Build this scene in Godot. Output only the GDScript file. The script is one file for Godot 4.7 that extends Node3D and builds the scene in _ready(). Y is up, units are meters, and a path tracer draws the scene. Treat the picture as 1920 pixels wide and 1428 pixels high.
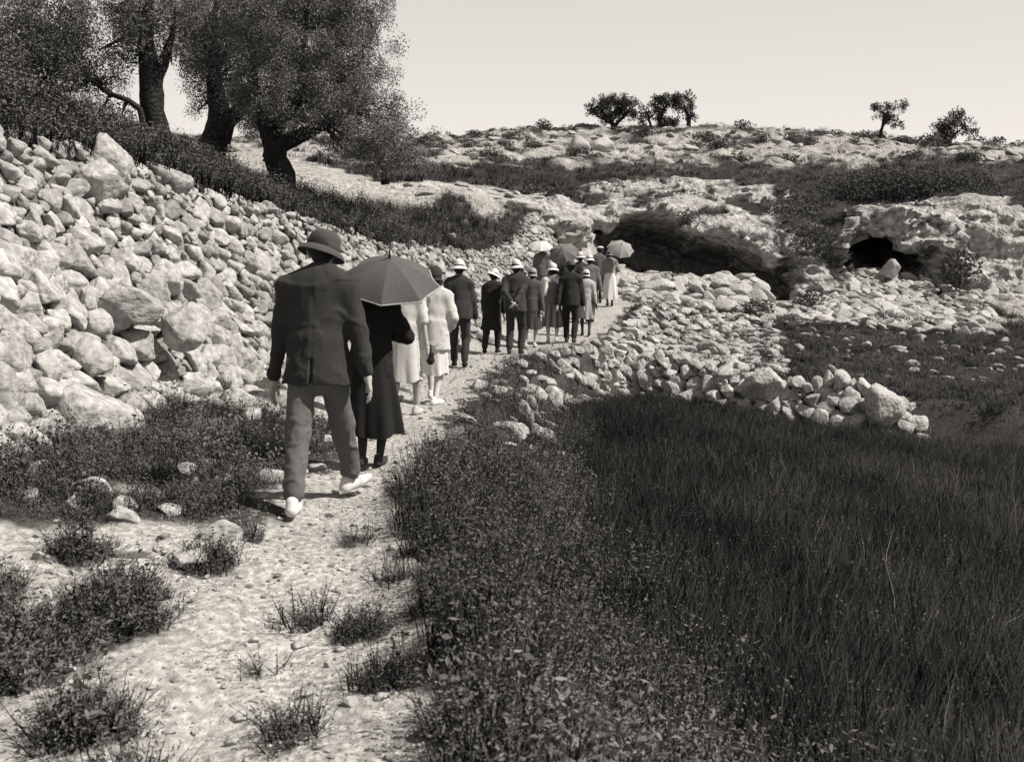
extends Node3D
# A file of walkers on a stony hillside path, seen from behind. Distances in metres, y up, the camera looks along -z.

const F := 1880.0            # focal length in pixels of the 1920 pixel wide picture
const EYE := Vector3(0, 1.4, 0)
const TILT := 0.08173        # downward tilt of the camera (radians)
var rng := RandomNumberGenerator.new()
var n1 := FastNoiseLite.new()
var n2 := FastNoiseLite.new()
var n3 := FastNoiseLite.new()
var mats := {}
var lens_turn := Basis(Vector3.RIGHT, -TILT)

func P(px: float, py: float, d: float) -> Vector3:      # the point at that distance along the ray
	var ray := lens_turn * Vector3((px - 960.0) / F, (714.0 - py) / F, -1.0)
	return EYE + ray * (d / -ray.z)

func px_of(x: float, d: float) -> float:
	return 960.0 + x / maxf(d, 0.5) * F

# ---------------------------------------------------------------- curves and tables
func curve(t: Array, x: float) -> float:                # Catmull-Rom through [x, y] pairs
	var n := t.size()
	if x <= t[0][0]: return t[0][1]
	if x >= t[n - 1][0]: return t[n - 1][1]
	var i := 0
	while t[i + 1][0] < x: i += 1
	var x0: float = t[i][0]
	var x1: float = t[i + 1][0]
	var y0: float = t[i][1]
	var y1: float = t[i + 1][1]
	var m0: float = (y1 - y0) / (x1 - x0)
	var m1: float = m0
	if i > 0: m0 = 0.5 * (m0 + (y0 - t[i - 1][1]) / (x0 - t[i - 1][0]))
	if i < n - 2: m1 = 0.5 * (m1 + (t[i + 2][1] - y1) / (t[i + 2][0] - x1))
	var h := x1 - x0
	var s := (x - x0) / h
	var s2 := s * s
	var s3 := s2 * s
	return y0 * (2 * s3 - 3 * s2 + 1) + m0 * h * (s3 - 2 * s2 + s) + y1 * (3 * s2 - 2 * s3) + m1 * h * (s3 - s2)

func grid_table(cols: Array, rows: Array, c: float, r: float) -> float:   # rows: [r, [values]]
	var i := 0
	while i < rows.size() - 2 and rows[i + 1][0] < r: i += 1
	var j := 0
	while j < cols.size() - 2 and cols[j + 1] < c: j += 1
	var u := clampf((c - cols[j]) / (cols[j + 1] - cols[j]), 0, 1)
	var v := clampf((r - rows[i][0]) / (rows[i + 1][0] - rows[i][0]), 0, 1)
	u = u * u * (3 - 2 * u)
	var a: Array = rows[i][1]
	var b: Array = rows[i + 1][1]
	return lerpf(lerpf(a[j], a[j + 1], u), lerpf(b[j], b[j + 1], u), v)

# ---------------------------------------------------------------- the lie of the land; heights are relative to the eye
const PATH_X := [[0, -.7], [2, -.8], [4.1, -.94], [6.2, -1.2], [8, -1.15], [12, -.92], [16.5, -.7], [19, -.1], [21.5, .9], [26, 2.0], [30, 2.9], [34, 3.6]]
const PATH_H := [[0, -1.44], [4.1, -1.42], [6.2, -1.36], [8, -1.34], [12, -1.2], [16.5, -1.1], [19, -1.0], [21.5, -.88], [26, -.5], [30, -.17], [34, .35]]
const PATH_W := [[0, .62], [4.1, .52], [6.2, .4], [9, .42], [14, .5], [19, .8], [22, 1.0], [26, .9], [34, .6]]
const BASE_X := [[0, -3.9], [6, -3.75], [9, -3.65], [11.6, -3.2], [15, -2.4], [21, -1.1], [26, .25], [30, 1.5], [34, 2.2]]
const TOP_H := [[0, 1.7], [6, 1.62], [9, 1.52], [12, 1.4], [15, 1.25], [20, 1.05], [27, 1.15], [31, 1.3]]
const COLS := [-400, 150, 500, 800, 1000, 1080, 1140, 1200, 1400, 1460, 1520, 1600, 1757, 2300]
const HILL := [
	[26.0, [295, 292, 325, 365, 450, 560, 575, 580, 612, 615, 625, 640, 655, 690]],
	[30.0, [290, 288, 318, 352, 395, 520, 566, 560, 590, 596, 600, 604, 622, 650]],
	[33.0, [284, 282, 312, 345, 378, 440, 538, 525, 526, 580, 585, 582, 600, 625]],
	[36.0, [280, 278, 308, 338, 366, 400, 500, 516, 536, 572, 562, 552, 570, 610]],
	[38.5, [277, 275, 304, 330, 352, 380, 496, 512, 545, 562, 535, 512, 535, 590]],
	[41.5, [275, 272, 298, 324, 346, 372, 490, 512, 540, 540, 520, 512, 510, 560]],
	[43.5, [273, 270, 294, 320, 343, 360, 372, 372, 385, 420, 430, 402, 400, 450]],
	[46.0, [270, 268, 290, 317, 340, 346, 346, 346, 352, 372, 388, 391, 388, 400]],
	[52.0, [268, 266, 285, 312, 330, 334, 335, 336, 340, 346, 350, 352, 352, 362]],
	[60.0, [266, 264, 280, 305, 316, 318, 318, 318, 318, 318, 318, 318, 318, 330]],
	[70.0, [266, 264, 278, 290, 296, 296, 296, 296, 294, 293, 292, 292, 300, 315]],
	[80.0, [266, 264, 274, 276, 270, 269, 268, 267, 268, 268, 270, 272, 283, 305]],
	[90.0, [266, 263, 272, 268, 252, 249, 247, 246, 249, 254, 258, 264, 279, 303]],
	[100.0, [268, 266, 275, 272, 256, 253, 251, 250, 254, 259, 263, 269, 284, 308]],
	[140.0, [300, 300, 310, 310, 300, 298, 296, 296, 300, 305, 310, 315, 330, 350]],
	[600.0, [545, 545, 545, 545, 545, 545, 545, 545, 545, 545, 545, 545, 545, 545]]]
const GREEN_COLS := [150, 500, 800, 1000, 1200, 1400, 1600, 1757]
const GREEN := [
	[30.0, [.8, .2, .2, .1, .3, .35, .5, .5]],
	[34.0, [.8, .2, .45, .15, .25, .25, .2, .35]],
	[38.0, [.7, .15, 1.0, 1.0, .3, .3, .3, .4]],
	[42.0, [.7, .2, .8, 1.0, .15, .2, .7, .4]],
	[45.0, [.6, .35, .25, 1.0, .25, .35, .9, .75]],
	[50.0, [.6, .5, .6, 1.0, .75, .7, 1.1, 1.2]],
	[58.0, [.6, .5, .25, .75, .85, .85, .9, 1.0]],
	[62.0, [.6, .5, .4, .4, .5, .55, .55, .7]],
	[68.0, [.5, .5, .42, .36, .3, .3, .35, .3]],
	[78.0, [.6, .5, .52, .46, .42, .42, .44, .4]],
	[90.0, [.6, .6, .6, .55, .48, .52, .6, .55]]]

func wall_line(x: float) -> float:                       # distance of the dry stone wall that holds the terrace on the right
	return 22.4 - 0.62 * x + 0.25 * sin(x * 0.9)

func field_h(x: float, d: float) -> float:
	return -1.76 - 0.118 * clampf(x, 0, 14) - 0.012 * maxf(0, 8 - d) + 0.035 * n2.get_noise_2d(x * 3, d * 3)

func terrace_h(x: float, d: float) -> float:
	return -1.42 + 0.10 * (d - 21) - 0.05 * (x - 4)

func top_x(d: float) -> float:
	return curve(BASE_X, d) - 1.15 + 0.16 * n2.get_noise_2d(d * 5.0, 7.0)

func ragged(d: float, side: float) -> float:               # how far the path's edge strays there
	return 0.30 * n2.get_noise_2d(d * 3.1, side * 40.0) + 0.16 * n3.get_noise_2d(d * 9.0, side * 17.0)

func near_h(x: float, d: float) -> float:
	var xp := curve(PATH_X, d)
	var hp := curve(PATH_H, d)
	var hw := curve(PATH_W, d)
	var xb := curve(BASE_X, d)
	var xt := top_x(d)
	if x > xp + hw:
		var xr := xp + hw
		var low := field_h(x, d)
		var w := smoothstep(-0.25, 0.35, d - wall_line(x))
		low = lerpf(low, terrace_h(x, d), w)
		var t := smoothstep(xr, xr + 1.05, x)
		return lerpf(hp, low, t) + 0.10 * sin(PI * minf(1, (x - xr) / 0.9)) * (1 - t)
	if x > xb:
		var xl := xp - hw
		var hb := hp + 0.26
		if x > xl: return hp - 0.03 * (1 - pow((x - xp) / hw, 2))
		return lerpf(hb, hp, smoothstep(xb, xl, x))
	var foot := hp + 0.26
	var top := curve(TOP_H, d)
	if x > xt:
		var t := (xb - x) / (xb - xt)
		return lerpf(foot, top, t * (0.75 + 0.25 * t) if t < 1.0 else 1.0) 
	var s := xt - x
	var up := top + 0.5 * minf(s, 2.3) + 0.12 * maxf(0, s - 2.3)
	return minf(up, maxf(top + 0.6, 2.5 + 0.03 * d + 0.02 * s))

func H(x: float, d: float) -> float:                     # world height of the ground
	var h := 0.0
	var w := smoothstep(26.5, 32.5, d)
	if w < 1.0: h = near_h(x, d) * (1 - w)
	if w > 0.0:
		var px := px_of(x, d)
		h += w * (560.0 - grid_table(COLS, HILL, px, d)) / F * d
		var hw := curve(PATH_W, d)
		if d < 35: h = lerpf(h, curve(PATH_H, d), (1 - smoothstep(hw, hw + 1.2, absf(x - curve(PATH_X, d)))) * (1 - smoothstep(33, 35, d)))
	var rough := smoothstep(24, 60, d)
	h += n1.get_noise_2d(x, d) * lerpf(0.07, 0.42, rough) + n2.get_noise_2d(x * 2.0, d * 2.0) * lerpf(0.035, 0.22, rough)
	h += n3.get_noise_2d(x * 6, d * 6) * 0.018
	if d < 12: h += (n3.get_noise_2d(x * 2.2 + 5, d * 2.2) * 0.03 + n3.get_noise_2d(x * 16, d * 16) * 0.008) * (1.0 - smoothstep(9, 12, d))
	if d > 60: h += 0.3 * smoothstep(0.0, 0.25, n1.get_noise_2d(x * 1.1 + 50, d * 2.6)) 
	return EYE.y + h

const WEED_PATCHES := [[-1.70, 4.3, .34], [-1.98, 3.7, .4], [-1.62, 5.15, .28], [-2.2, 5.05, .26], [-1.45, 3.3, .25], [-2.35, 4.35, .3], [-1.1, 2.75, .2],
	[-.92, 5.75, .14], [-.66, 4.3, .16], [-.60, 5.0, .13], [-.93, 4.45, .07], [-.48, 3.7, .16], [-.74, 3.2, .12], [-1.52, 5.75, .12], [-1.02, 3.85, .06]]   # where weeds stand in the bare ground
func patch(x: float, d: float) -> float:
	var most := 0.0
	if d > 7.0: return most
	for q in WEED_PATCHES:
		var far: float = Vector2(x - q[0], (d - q[1]) * 0.7).length_squared() / (q[2] * q[2] * 0.36)
		if far < 5.0: most = maxf(most, exp(-far))
	return most

func G(x: float, d: float) -> float:                     # how overgrown the ground is there: 0 bare, 1 under plants
	var g := 0.0
	var w := smoothstep(28, 33, d)
	var xp := curve(PATH_X, d)
	var hw := curve(PATH_W, d)
	if w < 1.0:
		var xb := curve(BASE_X, d)
		var xt := top_x(d)
		var a := 0.0
		var stray := ragged(d, 1.0 if x > xp else -1.0) * (1.0 if d < 20 else 0.3)
		if x > xp + hw * 0.75 + stray:
			a = lerpf(0.10, 1.15, smoothstep(xp + hw * 0.75 + stray, xp + hw * 1.45 + stray, x))
			if d > 9.5 and d < 22 and x < xp + hw + 0.9: a = 0.92
			if d > wall_line(x) - 0.2:
				a = 0.50 + 0.40 * smoothstep(1380, 1500, px_of(x, d)) + 0.5 * smoothstep(0.08, 0.2, n2.get_noise_2d(x * 5, d * 5))
		elif x > xp - hw * 0.8 - stray: a = -0.05
		elif x > xb:
			a = lerpf(0.22, 0.90, smoothstep(5.2, 6.1, d)) if d < 10 else 0.45
			a *= smoothstep(xp - hw * 0.7 - stray, xp - hw * 1.3 - stray, x)
		elif x > xt: a = 0.12
		else:
			a = 1.1 if xt - x < 2.4 else (0.08 if d > 19 else 0.95)
		g += a * (1 - w)
	if d < 7.0:
		g = maxf(g, 1.25 * patch(x, d))
	if w > 0.0:
		var b := grid_table(GREEN_COLS, GREEN, px_of(x, d), d)
		if d < 36: b = lerpf(b, -0.1, 1 - smoothstep(hw, hw + 0.4, absf(x - xp)))
		g += b * w
	return g

func green(x: float, d: float) -> float:
	var s := 1.0 if d < 30 else 0.45
	var nz := n1.get_noise_2d(x * 3.0 * s + 31, d * 2.2 * s) * 0.55 + n2.get_noise_2d(x * 2.5 * s, d * 2.5 * s + 9) * 0.5 + (0.25 * n3.get_noise_2d(x * 3, d * 3) if d < 14 else 0.0)
	return smoothstep(0.42, 0.62, G(x, d) + nz * 0.75)

func lush(x: float, d: float) -> float:                    # the same with a softer edge, for what grows there
	var s := 1.0 if d < 30 else 0.45
	var nz := n1.get_noise_2d(x * 3.0 * s + 31, d * 2.2 * s) * 0.55 + n2.get_noise_2d(x * 2.5 * s, d * 2.5 * s + 9) * 0.5
	return smoothstep(0.36, 0.95, G(x, d) + nz * 0.75)

func ground(x: float, d: float) -> Vector3:
	return Vector3(x, H(x, d), -d)

func normal_at(x: float, d: float) -> Vector3:
	var e := 0.12
	return Vector3(H(x - e, d) - H(x + e, d), 2 * e, H(x, d + e) - H(x, d - e)).normalized()

# ---------------------------------------------------------------- things, parts, tags
func tag(o: Node, label := "", category := "", group := "", kind := "") -> Node:
	if label: o.set_meta("label", label)
	if category: o.set_meta("category", category)
	if group: o.set_meta("group", group)
	if kind: o.set_meta("kind", kind)
	return o

var taken := {}
func numbered(called: String) -> String:
	if not taken.has(called):
		taken[called] = 0
		return called
	taken[called] += 1
	return "%s_%03d" % [called, taken[called]]

func thing(called: String, label: String, category: String, at: Vector3, turn := 0.0, group := "") -> Node3D:
	var o := Node3D.new()
	o.name = numbered(called)
	add_child(o, true)
	o.position = at
	o.rotation.y = turn
	tag(o, label, category, group)
	return o

var part_names := {}
func part(called: String, mesh: Mesh, mat: Material, parent: Node) -> MeshInstance3D:
	var o := MeshInstance3D.new()
	if parent == self: o.name = numbered(called)
	else:
		var key := "%d/%s" % [parent.get_instance_id(), called]
		var k: int = part_names.get(key, 0)
		part_names[key] = k + 1
		o.name = called if k == 0 else "%s_%03d" % [called, k]
	o.mesh = mesh
	if mat: o.material_override = mat
	parent.add_child(o, true)
	return o

func multi(called: String, mesh: Mesh, mat: Material, at: Array, tones: Array, parent: Node) -> MultiMeshInstance3D:
	var mm := MultiMesh.new()
	mm.transform_format = MultiMesh.TRANSFORM_3D
	mm.use_colors = tones.size() > 0
	mm.mesh = mesh
	mm.instance_count = at.size()
	for i in at.size():
		mm.set_instance_transform(i, at[i])
		if tones.size(): mm.set_instance_color(i, Color(tones[i], tones[i], tones[i]))
	var o := MultiMeshInstance3D.new()
	o.name = numbered(called) if parent == self else called
	o.multimesh = mm
	o.material_override = mat
	parent.add_child(o, true)
	return o

# ---------------------------------------------------------------- materials
func grey(l: float) -> Color:                            # a slightly warm grey of that linear brightness
	return Color(l * 1.012, l, l * 0.975).linear_to_srgb()

func noise_tex(freq: float, octaves: int, lo: float, hi: float, size := 512, kind := FastNoiseLite.TYPE_SIMPLEX_SMOOTH, seed_ := 3) -> NoiseTexture2D:
	var n := FastNoiseLite.new()
	n.noise_type = kind
	n.frequency = freq
	n.fractal_octaves = octaves
	n.seed = seed_
	var t := NoiseTexture2D.new()
	t.width = size
	t.height = size
	t.seamless = true
	t.noise = n
	var r := Gradient.new()
	r.set_color(0, Color(lo, lo, lo))
	r.set_color(1, Color(hi, hi, hi))
	t.color_ramp = r
	return t

func bump_tex(freq: float, octaves: int, size := 512, kind := FastNoiseLite.TYPE_SIMPLEX_SMOOTH, seed_ := 5) -> NoiseTexture2D:
	return noise_tex(freq, octaves, 0.0, 1.0, size, kind, seed_)

func surface(called: String, l: float, tex: Texture2D, bump: Texture2D, depth_cm: float, scale: float, vertex := false, rough := 0.95) -> StandardMaterial3D:
	var m := StandardMaterial3D.new()
	m.resource_name = called
	m.albedo_color = grey(l)
	m.albedo_texture = tex
	m.roughness = rough
	m.metallic_specular = 0.25
	m.uv1_triplanar = true
	m.uv1_world_triplanar = true
	m.uv1_scale = Vector3.ONE * scale
	if bump:
		m.heightmap_enabled = true
		m.heightmap_texture = bump
		m.heightmap_scale = depth_cm
	m.vertex_color_use_as_albedo = vertex
	return m

func cloth(l: float) -> StandardMaterial3D:
	var key := "cloth%.3f" % l
	if not mats.has(key):
		var m := surface("woven cloth", l, mats.cloth_tex, mats.cloth_bump, 0.14, 5.0, true)
		m.uv1_world_triplanar = false
		m.rim_enabled = true
		m.rim = 0.25
		m.rim_tint = 0.6
		mats[key] = m
	return mats[key]

func leafy(l: float, back := 0.35) -> StandardMaterial3D:
	var key := "leaf%.3f" % l
	if not mats.has(key):
		var m := StandardMaterial3D.new()
		m.resource_name = "leaves"
		m.albedo_color = grey(l)
		m.roughness = 0.85
		m.metallic_specular = 0.12
		m.vertex_color_use_as_albedo = true
		m.backlight_enabled = true
		m.backlight = Color(back, back, back)
		m.cull_mode = BaseMaterial3D.CULL_DISABLED
		mats[key] = m
	return mats[key]

# ---------------------------------------------------------------- meshes
func arrays_mesh(v: PackedVector3Array, n: PackedVector3Array, idx: PackedInt32Array, c := PackedColorArray()) -> ArrayMesh:
	var a := []
	a.resize(Mesh.ARRAY_MAX)
	a[Mesh.ARRAY_VERTEX] = v
	if n.size(): a[Mesh.ARRAY_NORMAL] = n
	if c.size(): a[Mesh.ARRAY_COLOR] = c
	a[Mesh.ARRAY_INDEX] = idx
	var m := ArrayMesh.new()
	m.add_surface_from_arrays(Mesh.PRIMITIVE_TRIANGLES, a)
	return m

func smooth(v: PackedVector3Array, idx: PackedInt32Array, c := PackedColorArray()) -> ArrayMesh:   # clockwise triangles, averaged normals
	var n := PackedVector3Array()
	n.resize(v.size())
	for i in range(0, idx.size(), 3):
		var a := v[idx[i]]
		var f := (v[idx[i + 2]] - a).cross(v[idx[i + 1]] - a)
		for k in 3: n[idx[i + k]] += f
	for i in n.size(): n[i] = n[i].normalized()
	return arrays_mesh(v, n, idx, c)

class Sdf:                                               # a distance field on a grid, meshed by surface nets
	var o: Vector3
	var c: float
	var nx: int
	var ny: int
	var nz: int
	var f := PackedFloat32Array()
	func _init(lo: Vector3, hi: Vector3, cell: float) -> void:
		o = lo
		c = cell
		nx = int((hi.x - lo.x) / c) + 2
		ny = int((hi.y - lo.y) / c) + 2
		nz = int((hi.z - lo.z) / c) + 2
		f.resize(nx * ny * nz)
		f.fill(1.0)
	func bone(a: Vector3, b: Vector3, ra: float, rb: float, k := 0.03, fz := 1.0) -> void:
		var m := maxf(ra, rb) + k + 2.5 * c
		var mz := maxf(ra, rb) * fz + k + 2.5 * c
		var lo := (a.min(b) - Vector3(m, m, mz) - o) / c
		var hi := (a.max(b) + Vector3(m, m, mz) - o) / c
		var s := Vector3(1, 1, 1.0 / fz)
		var pa := a * s
		var ba := (b - a) * s
		var il := 1.0 / maxf(ba.length_squared(), 1e-9)
		var dr := rb - ra
		var x0 := maxi(0, int(lo.x))
		var x1 := mini(nx - 1, int(hi.x) + 1)
		for iz in range(maxi(0, int(lo.z)), mini(nz, int(hi.z) + 2)):
			for iy in range(maxi(0, int(lo.y)), mini(ny, int(hi.y) + 2)):
				var at := (iz * ny + iy) * nx
				var q := Vector3(o.x, o.y + iy * c, (o.z + iz * c)) * s - pa
				var qx := q.x
				for ix in range(x0, x1 + 1):
					q.x = qx + ix * c
					var t := clampf(q.dot(ba) * il, 0.0, 1.0)
					var d := (q - ba * t).length() - ra - dr * t
					var e := f[at + ix]
					var h := k - absf(d - e)
					d = minf(d, e)
					if h > 0.0: d -= h * h / (4.0 * k)
					f[at + ix] = d
	func ball(at_: Vector3, r: Vector3, turn: Basis, k := 0.03, carve := false) -> void:
		var m := maxf(r.x, maxf(r.y, r.z)) + k + 2 * c
		var lo := (at_ - Vector3(m, m, m) - o) / c
		var hi := (at_ + Vector3(m, m, m) - o) / c
		var inv := turn.inverse()
		var rm := minf(r.x, minf(r.y, r.z))
		for iz in range(maxi(0, int(lo.z)), mini(nz, int(hi.z) + 2)):
			for iy in range(maxi(0, int(lo.y)), mini(ny, int(hi.y) + 2)):
				var at := (iz * ny + iy) * nx
				for ix in range(maxi(0, int(lo.x)), mini(nx, int(hi.x) + 2)):
					var q := inv * (o + Vector3(ix, iy, iz) * c - at_) / r
					var l := q.length()
					var d := (l - 1.0) * lerpf(rm, 1.0, clampf(l - 1.0, 0, 1) * 0.5) if l > 0.6 else (l - 1.0) * rm
					var e := f[at + ix]
					if carve:
						d = -d
						var h2 := k - absf(d - e)
						d = maxf(d, e)
						if h2 > 0.0: d += h2 * h2 / (4.0 * k)
					else:
						var h := k - absf(d - e)
						d = minf(d, e)
						if h > 0.0: d -= h * h / (4.0 * k)
					f[at + ix] = d
	func rough(n: FastNoiseLite, amp: float, s: Vector3) -> void:
		var i := 0
		for iz in nz:
			for iy in ny:
				for ix in nx:
					if absf(f[i]) < amp * 2.0 + 2 * c:
						f[i] += amp * n.get_noise_3dv((o + Vector3(ix, iy, iz) * c) * s)
					i += 1
	func crease(n: FastNoiseLite, amp: float, s: Vector3) -> void:    # sharp ridges, as cloth folds
		var i := 0
		for iz in nz:
			for iy in ny:
				for ix in nx:
					if absf(f[i]) < amp * 2.0 + 2 * c:
						var q := absf(n.get_noise_3dv((o + Vector3(ix, iy, iz) * c) * s))
						f[i] -= amp * (maxf(0.0, 1.0 - q * 5.0) - 0.35)
					i += 1
	func seam(x0: float, w: float, deep: float, lo: float, hi: float) -> void:   # a line pressed into the back
		var i := 0
		for iz in nz:
			var z := o.z + iz * c
			for iy in ny:
				var y := o.y + iy * c
				for ix in nx:
					if z > 0.0 and y > lo and y < hi and absf(f[i]) < 0.1:
						f[i] += deep * maxf(0.0, 1.0 - absf(o.x + ix * c - x0) / w)
					i += 1
	func cut(n: Vector3, dist: float) -> void:           # keep what lies behind the plane
		var i := 0
		for iz in nz:
			for iy in ny:
				var q := n.dot(o + Vector3(0, iy, iz) * c) - dist
				for ix in nx:
					f[i] = maxf(f[i], q + n.x * ix * c)
					i += 1
	func build(v: PackedVector3Array, nn: PackedVector3Array, idx: PackedInt32Array) -> void:
		var at := PackedInt32Array()
		at.resize(nx * ny * nz)
		at.fill(-1)
		var sy := nx
		var sz := nx * ny
		var off := [0, 1, sy, sy + 1, sz, sz + 1, sz + sy, sz + sy + 1]
		var cells := PackedInt32Array()
		for iz in nz - 1:
			for iy in ny - 1:
				var i := iz * sz + iy * sy
				for ix in nx - 1:
					var s := f[i] < 0.0
					if s != (f[i + 1] < 0.0) or s != (f[i + sy] < 0.0) or s != (f[i + sz] < 0.0) or s != (f[i + sy + 1] < 0.0) or s != (f[i + sz + 1] < 0.0) or s != (f[i + sz + sy] < 0.0) or s != (f[i + sz + sy + 1] < 0.0):
						cells.append(i)
					i += 1
		var ea := [0, 2, 4, 6, 0, 1, 4, 5, 0, 1, 2, 3]
		var eb := [1, 3, 5, 7, 2, 3, 6, 7, 4, 5, 6, 7]
		var pos := [Vector3(0, 0, 0), Vector3(1, 0, 0), Vector3(0, 1, 0), Vector3(1, 1, 0), Vector3(0, 0, 1), Vector3(1, 0, 1), Vector3(0, 1, 1), Vector3(1, 1, 1)]
		for i in cells:
			var w := [0.0, 0.0, 0.0, 0.0, 0.0, 0.0, 0.0, 0.0]
			for k in 8: w[k] = f[i + off[k]]
			var p := Vector3.ZERO
			var n := 0
			for e in 12:
				var a: float = w[ea[e]]
				var b: float = w[eb[e]]
				if (a < 0.0) != (b < 0.0):
					p += pos[ea[e]].lerp(pos[eb[e]], a / (a - b))
					n += 1
			p /= n
			at[i] = v.size()
			v.append(o + (Vector3(i % nx, (i / nx) % ny, i / sz) + p) * c)
			var gx: float = w[1] + w[3] + w[5] + w[7] - w[0] - w[2] - w[4] - w[6]
			var gy: float = w[2] + w[3] + w[6] + w[7] - w[0] - w[1] - w[4] - w[5]
			var gz: float = w[4] + w[5] + w[6] + w[7] - w[0] - w[1] - w[2] - w[3]
			nn.append(Vector3(gx, gy, gz).normalized())
		var st := [1, sy, sz]
		for i in cells:
			var s := f[i] < 0.0
			for ax in 3:
				if s == (f[i + st[ax]] < 0.0): continue
				var u: int = st[(ax + 1) % 3]
				var w2: int = st[(ax + 2) % 3]
				if i - u - w2 < 0: continue
				var a := at[i]
				var b := at[i - u]
				var c2 := at[i - u - w2]
				var d := at[i - w2]
				if a < 0 or b < 0 or c2 < 0 or d < 0: continue
				if s: idx.append_array([a, d, c2, a, c2, b])
				else: idx.append_array([a, b, c2, a, c2, d])

func net(list: Array) -> ArrayMesh:                      # one mesh out of one or more fields
	var v := PackedVector3Array()
	var n := PackedVector3Array()
	var idx := PackedInt32Array()
	for s in list:
		var v1 := PackedVector3Array()
		var n1_ := PackedVector3Array()
		var i1 := PackedInt32Array()
		s.build(v1, n1_, i1)
		if v1.is_empty(): continue
		var a := v1[i1[0]]
		var flip := (v1[i1[1]] - a).cross(v1[i1[2]] - a).dot(n1_[i1[0]] + n1_[i1[1]] + n1_[i1[2]]) > 0.0
		var base := v.size()
		for k in range(0, i1.size(), 3):
			idx.append(base + i1[k])
			idx.append(base + i1[k + (2 if flip else 1)])
			idx.append(base + i1[k + (1 if flip else 2)])
		v.append_array(v1)
		n.append_array(n1_)
	return arrays_mesh(v, n, idx)

func tube(pts: Array, radii: Array, sides := 7, wobble := 0.0, v := PackedVector3Array(), idx := PackedInt32Array(), flat := 1.0) -> Array:
	var base := v.size()
	var side := Vector3.RIGHT
	for i in pts.size():
		var along: Vector3 = (pts[mini(i + 1, pts.size() - 1)] - pts[maxi(i - 1, 0)]).normalized()
		side = (side - along * side.dot(along))
		side = side.normalized() if side.length() > 0.01 else along.cross(Vector3.FORWARD).normalized()
		var up := side.cross(along)
		for k in sides:
			var a := TAU * k / sides
			var r: float = radii[i] * (1.0 + wobble * n2.get_noise_3d(pts[i].x * 4 + cos(a) * 3, pts[i].y * 4, sin(a) * 3))
			v.append(pts[i] + side * cos(a) * r + up * sin(a) * r * flat)
	for i in pts.size() - 1:
		for k in sides:
			var a := base + i * sides + k
			var b := base + i * sides + (k + 1) % sides
			idx.append_array([a, a + sides, b, b, a + sides, b + sides])
	v.append(pts[0])
	v.append(pts[pts.size() - 1])
	for k in sides:
		idx.append_array([v.size() - 2, base + k, base + (k + 1) % sides])
		var e := base + (pts.size() - 1) * sides
		idx.append_array([v.size() - 1, e + (k + 1) % sides, e + k])
	return [v, idx]

func lathe(profile: Array, seg := 26, squash := 1.0) -> ArrayMesh:   # [radius, height] pairs from the outside rim round to the top
	var v := PackedVector3Array()
	var idx := PackedInt32Array()
	for i in profile.size():
		for k in seg:
			var a := TAU * k / seg
			v.append(Vector3(cos(a) * profile[i][0] * squash, profile[i][1], sin(a) * profile[i][0]))
	for i in profile.size() - 1:
		for k in seg:
			var a := i * seg + k
			var b := i * seg + (k + 1) % seg
			idx.append_array([a, b, a + seg, b, b + seg, a + seg])
	return smooth(v, idx)

func stone_mesh(seed_: int, detail := 2) -> ArrayMesh:   # a broken limestone block: a ball trimmed by a dozen planes
	var r := RandomNumberGenerator.new()
	r.seed = seed_
	var t := (1 + sqrt(5.0)) / 2
	var v: Array = [Vector3(-1, t, 0), Vector3(1, t, 0), Vector3(-1, -t, 0), Vector3(1, -t, 0), Vector3(0, -1, t), Vector3(0, 1, t), Vector3(0, -1, -t), Vector3(0, 1, -t), Vector3(t, 0, -1), Vector3(t, 0, 1), Vector3(-t, 0, -1), Vector3(-t, 0, 1)]
	var tri := [0, 11, 5, 0, 5, 1, 0, 1, 7, 0, 7, 10, 0, 10, 11, 1, 5, 9, 5, 11, 4, 11, 10, 2, 10, 7, 6, 7, 1, 8, 3, 9, 4, 3, 4, 2, 3, 2, 6, 3, 6, 8, 3, 8, 9, 4, 9, 5, 2, 4, 11, 6, 2, 10, 8, 6, 7, 9, 8, 1]
	for i in v.size(): v[i] = v[i].normalized()
	for s in detail:
		var mid := {}
		var next := []
		for i in range(0, tri.size(), 3):
			var m := [0, 0, 0]
			for k in 3:
				var a: int = tri[i + k]
				var b: int = tri[i + (k + 1) % 3]
				var key := Vector2i(mini(a, b), maxi(a, b))
				if not mid.has(key):
					mid[key] = v.size()
					v.append((v[a] + v[b]).normalized())
				m[k] = mid[key]
			next.append_array([tri[i], m[0], m[2], tri[i + 1], m[1], m[0], tri[i + 2], m[2], m[1], m[0], m[1], m[2]])
		tri = next
	var planes := []
	for i in 12:
		var p := Vector3(r.randfn(), r.randfn() * 0.9, r.randfn()).normalized()
		planes.append([p, r.randf_range(0.56, 0.92)])
	var out := PackedVector3Array()
	for p in v:
		var d := 1.15
		for q in planes:
			var c: float = p.dot(q[0])
			if c > 0.05:
				var e: float = q[1] / c
				var h := 0.04 - absf(e - d)
				d = minf(d, e) - (h * h / 0.16 if h > 0 else 0.0)
		d *= 1.12 + 0.05 * n2.get_noise_3d(p.x * 9 + seed_, p.y * 9, p.z * 9) + 0.05 * n1.get_noise_3d(p.x * 22, p.y * 22 + seed_, p.z * 22)
		out.append(p * d)
	var idx := PackedInt32Array()
	for i in range(0, tri.size(), 3): idx.append_array([tri[i], tri[i + 2], tri[i + 1]])
	return smooth(out, idx)

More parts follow.
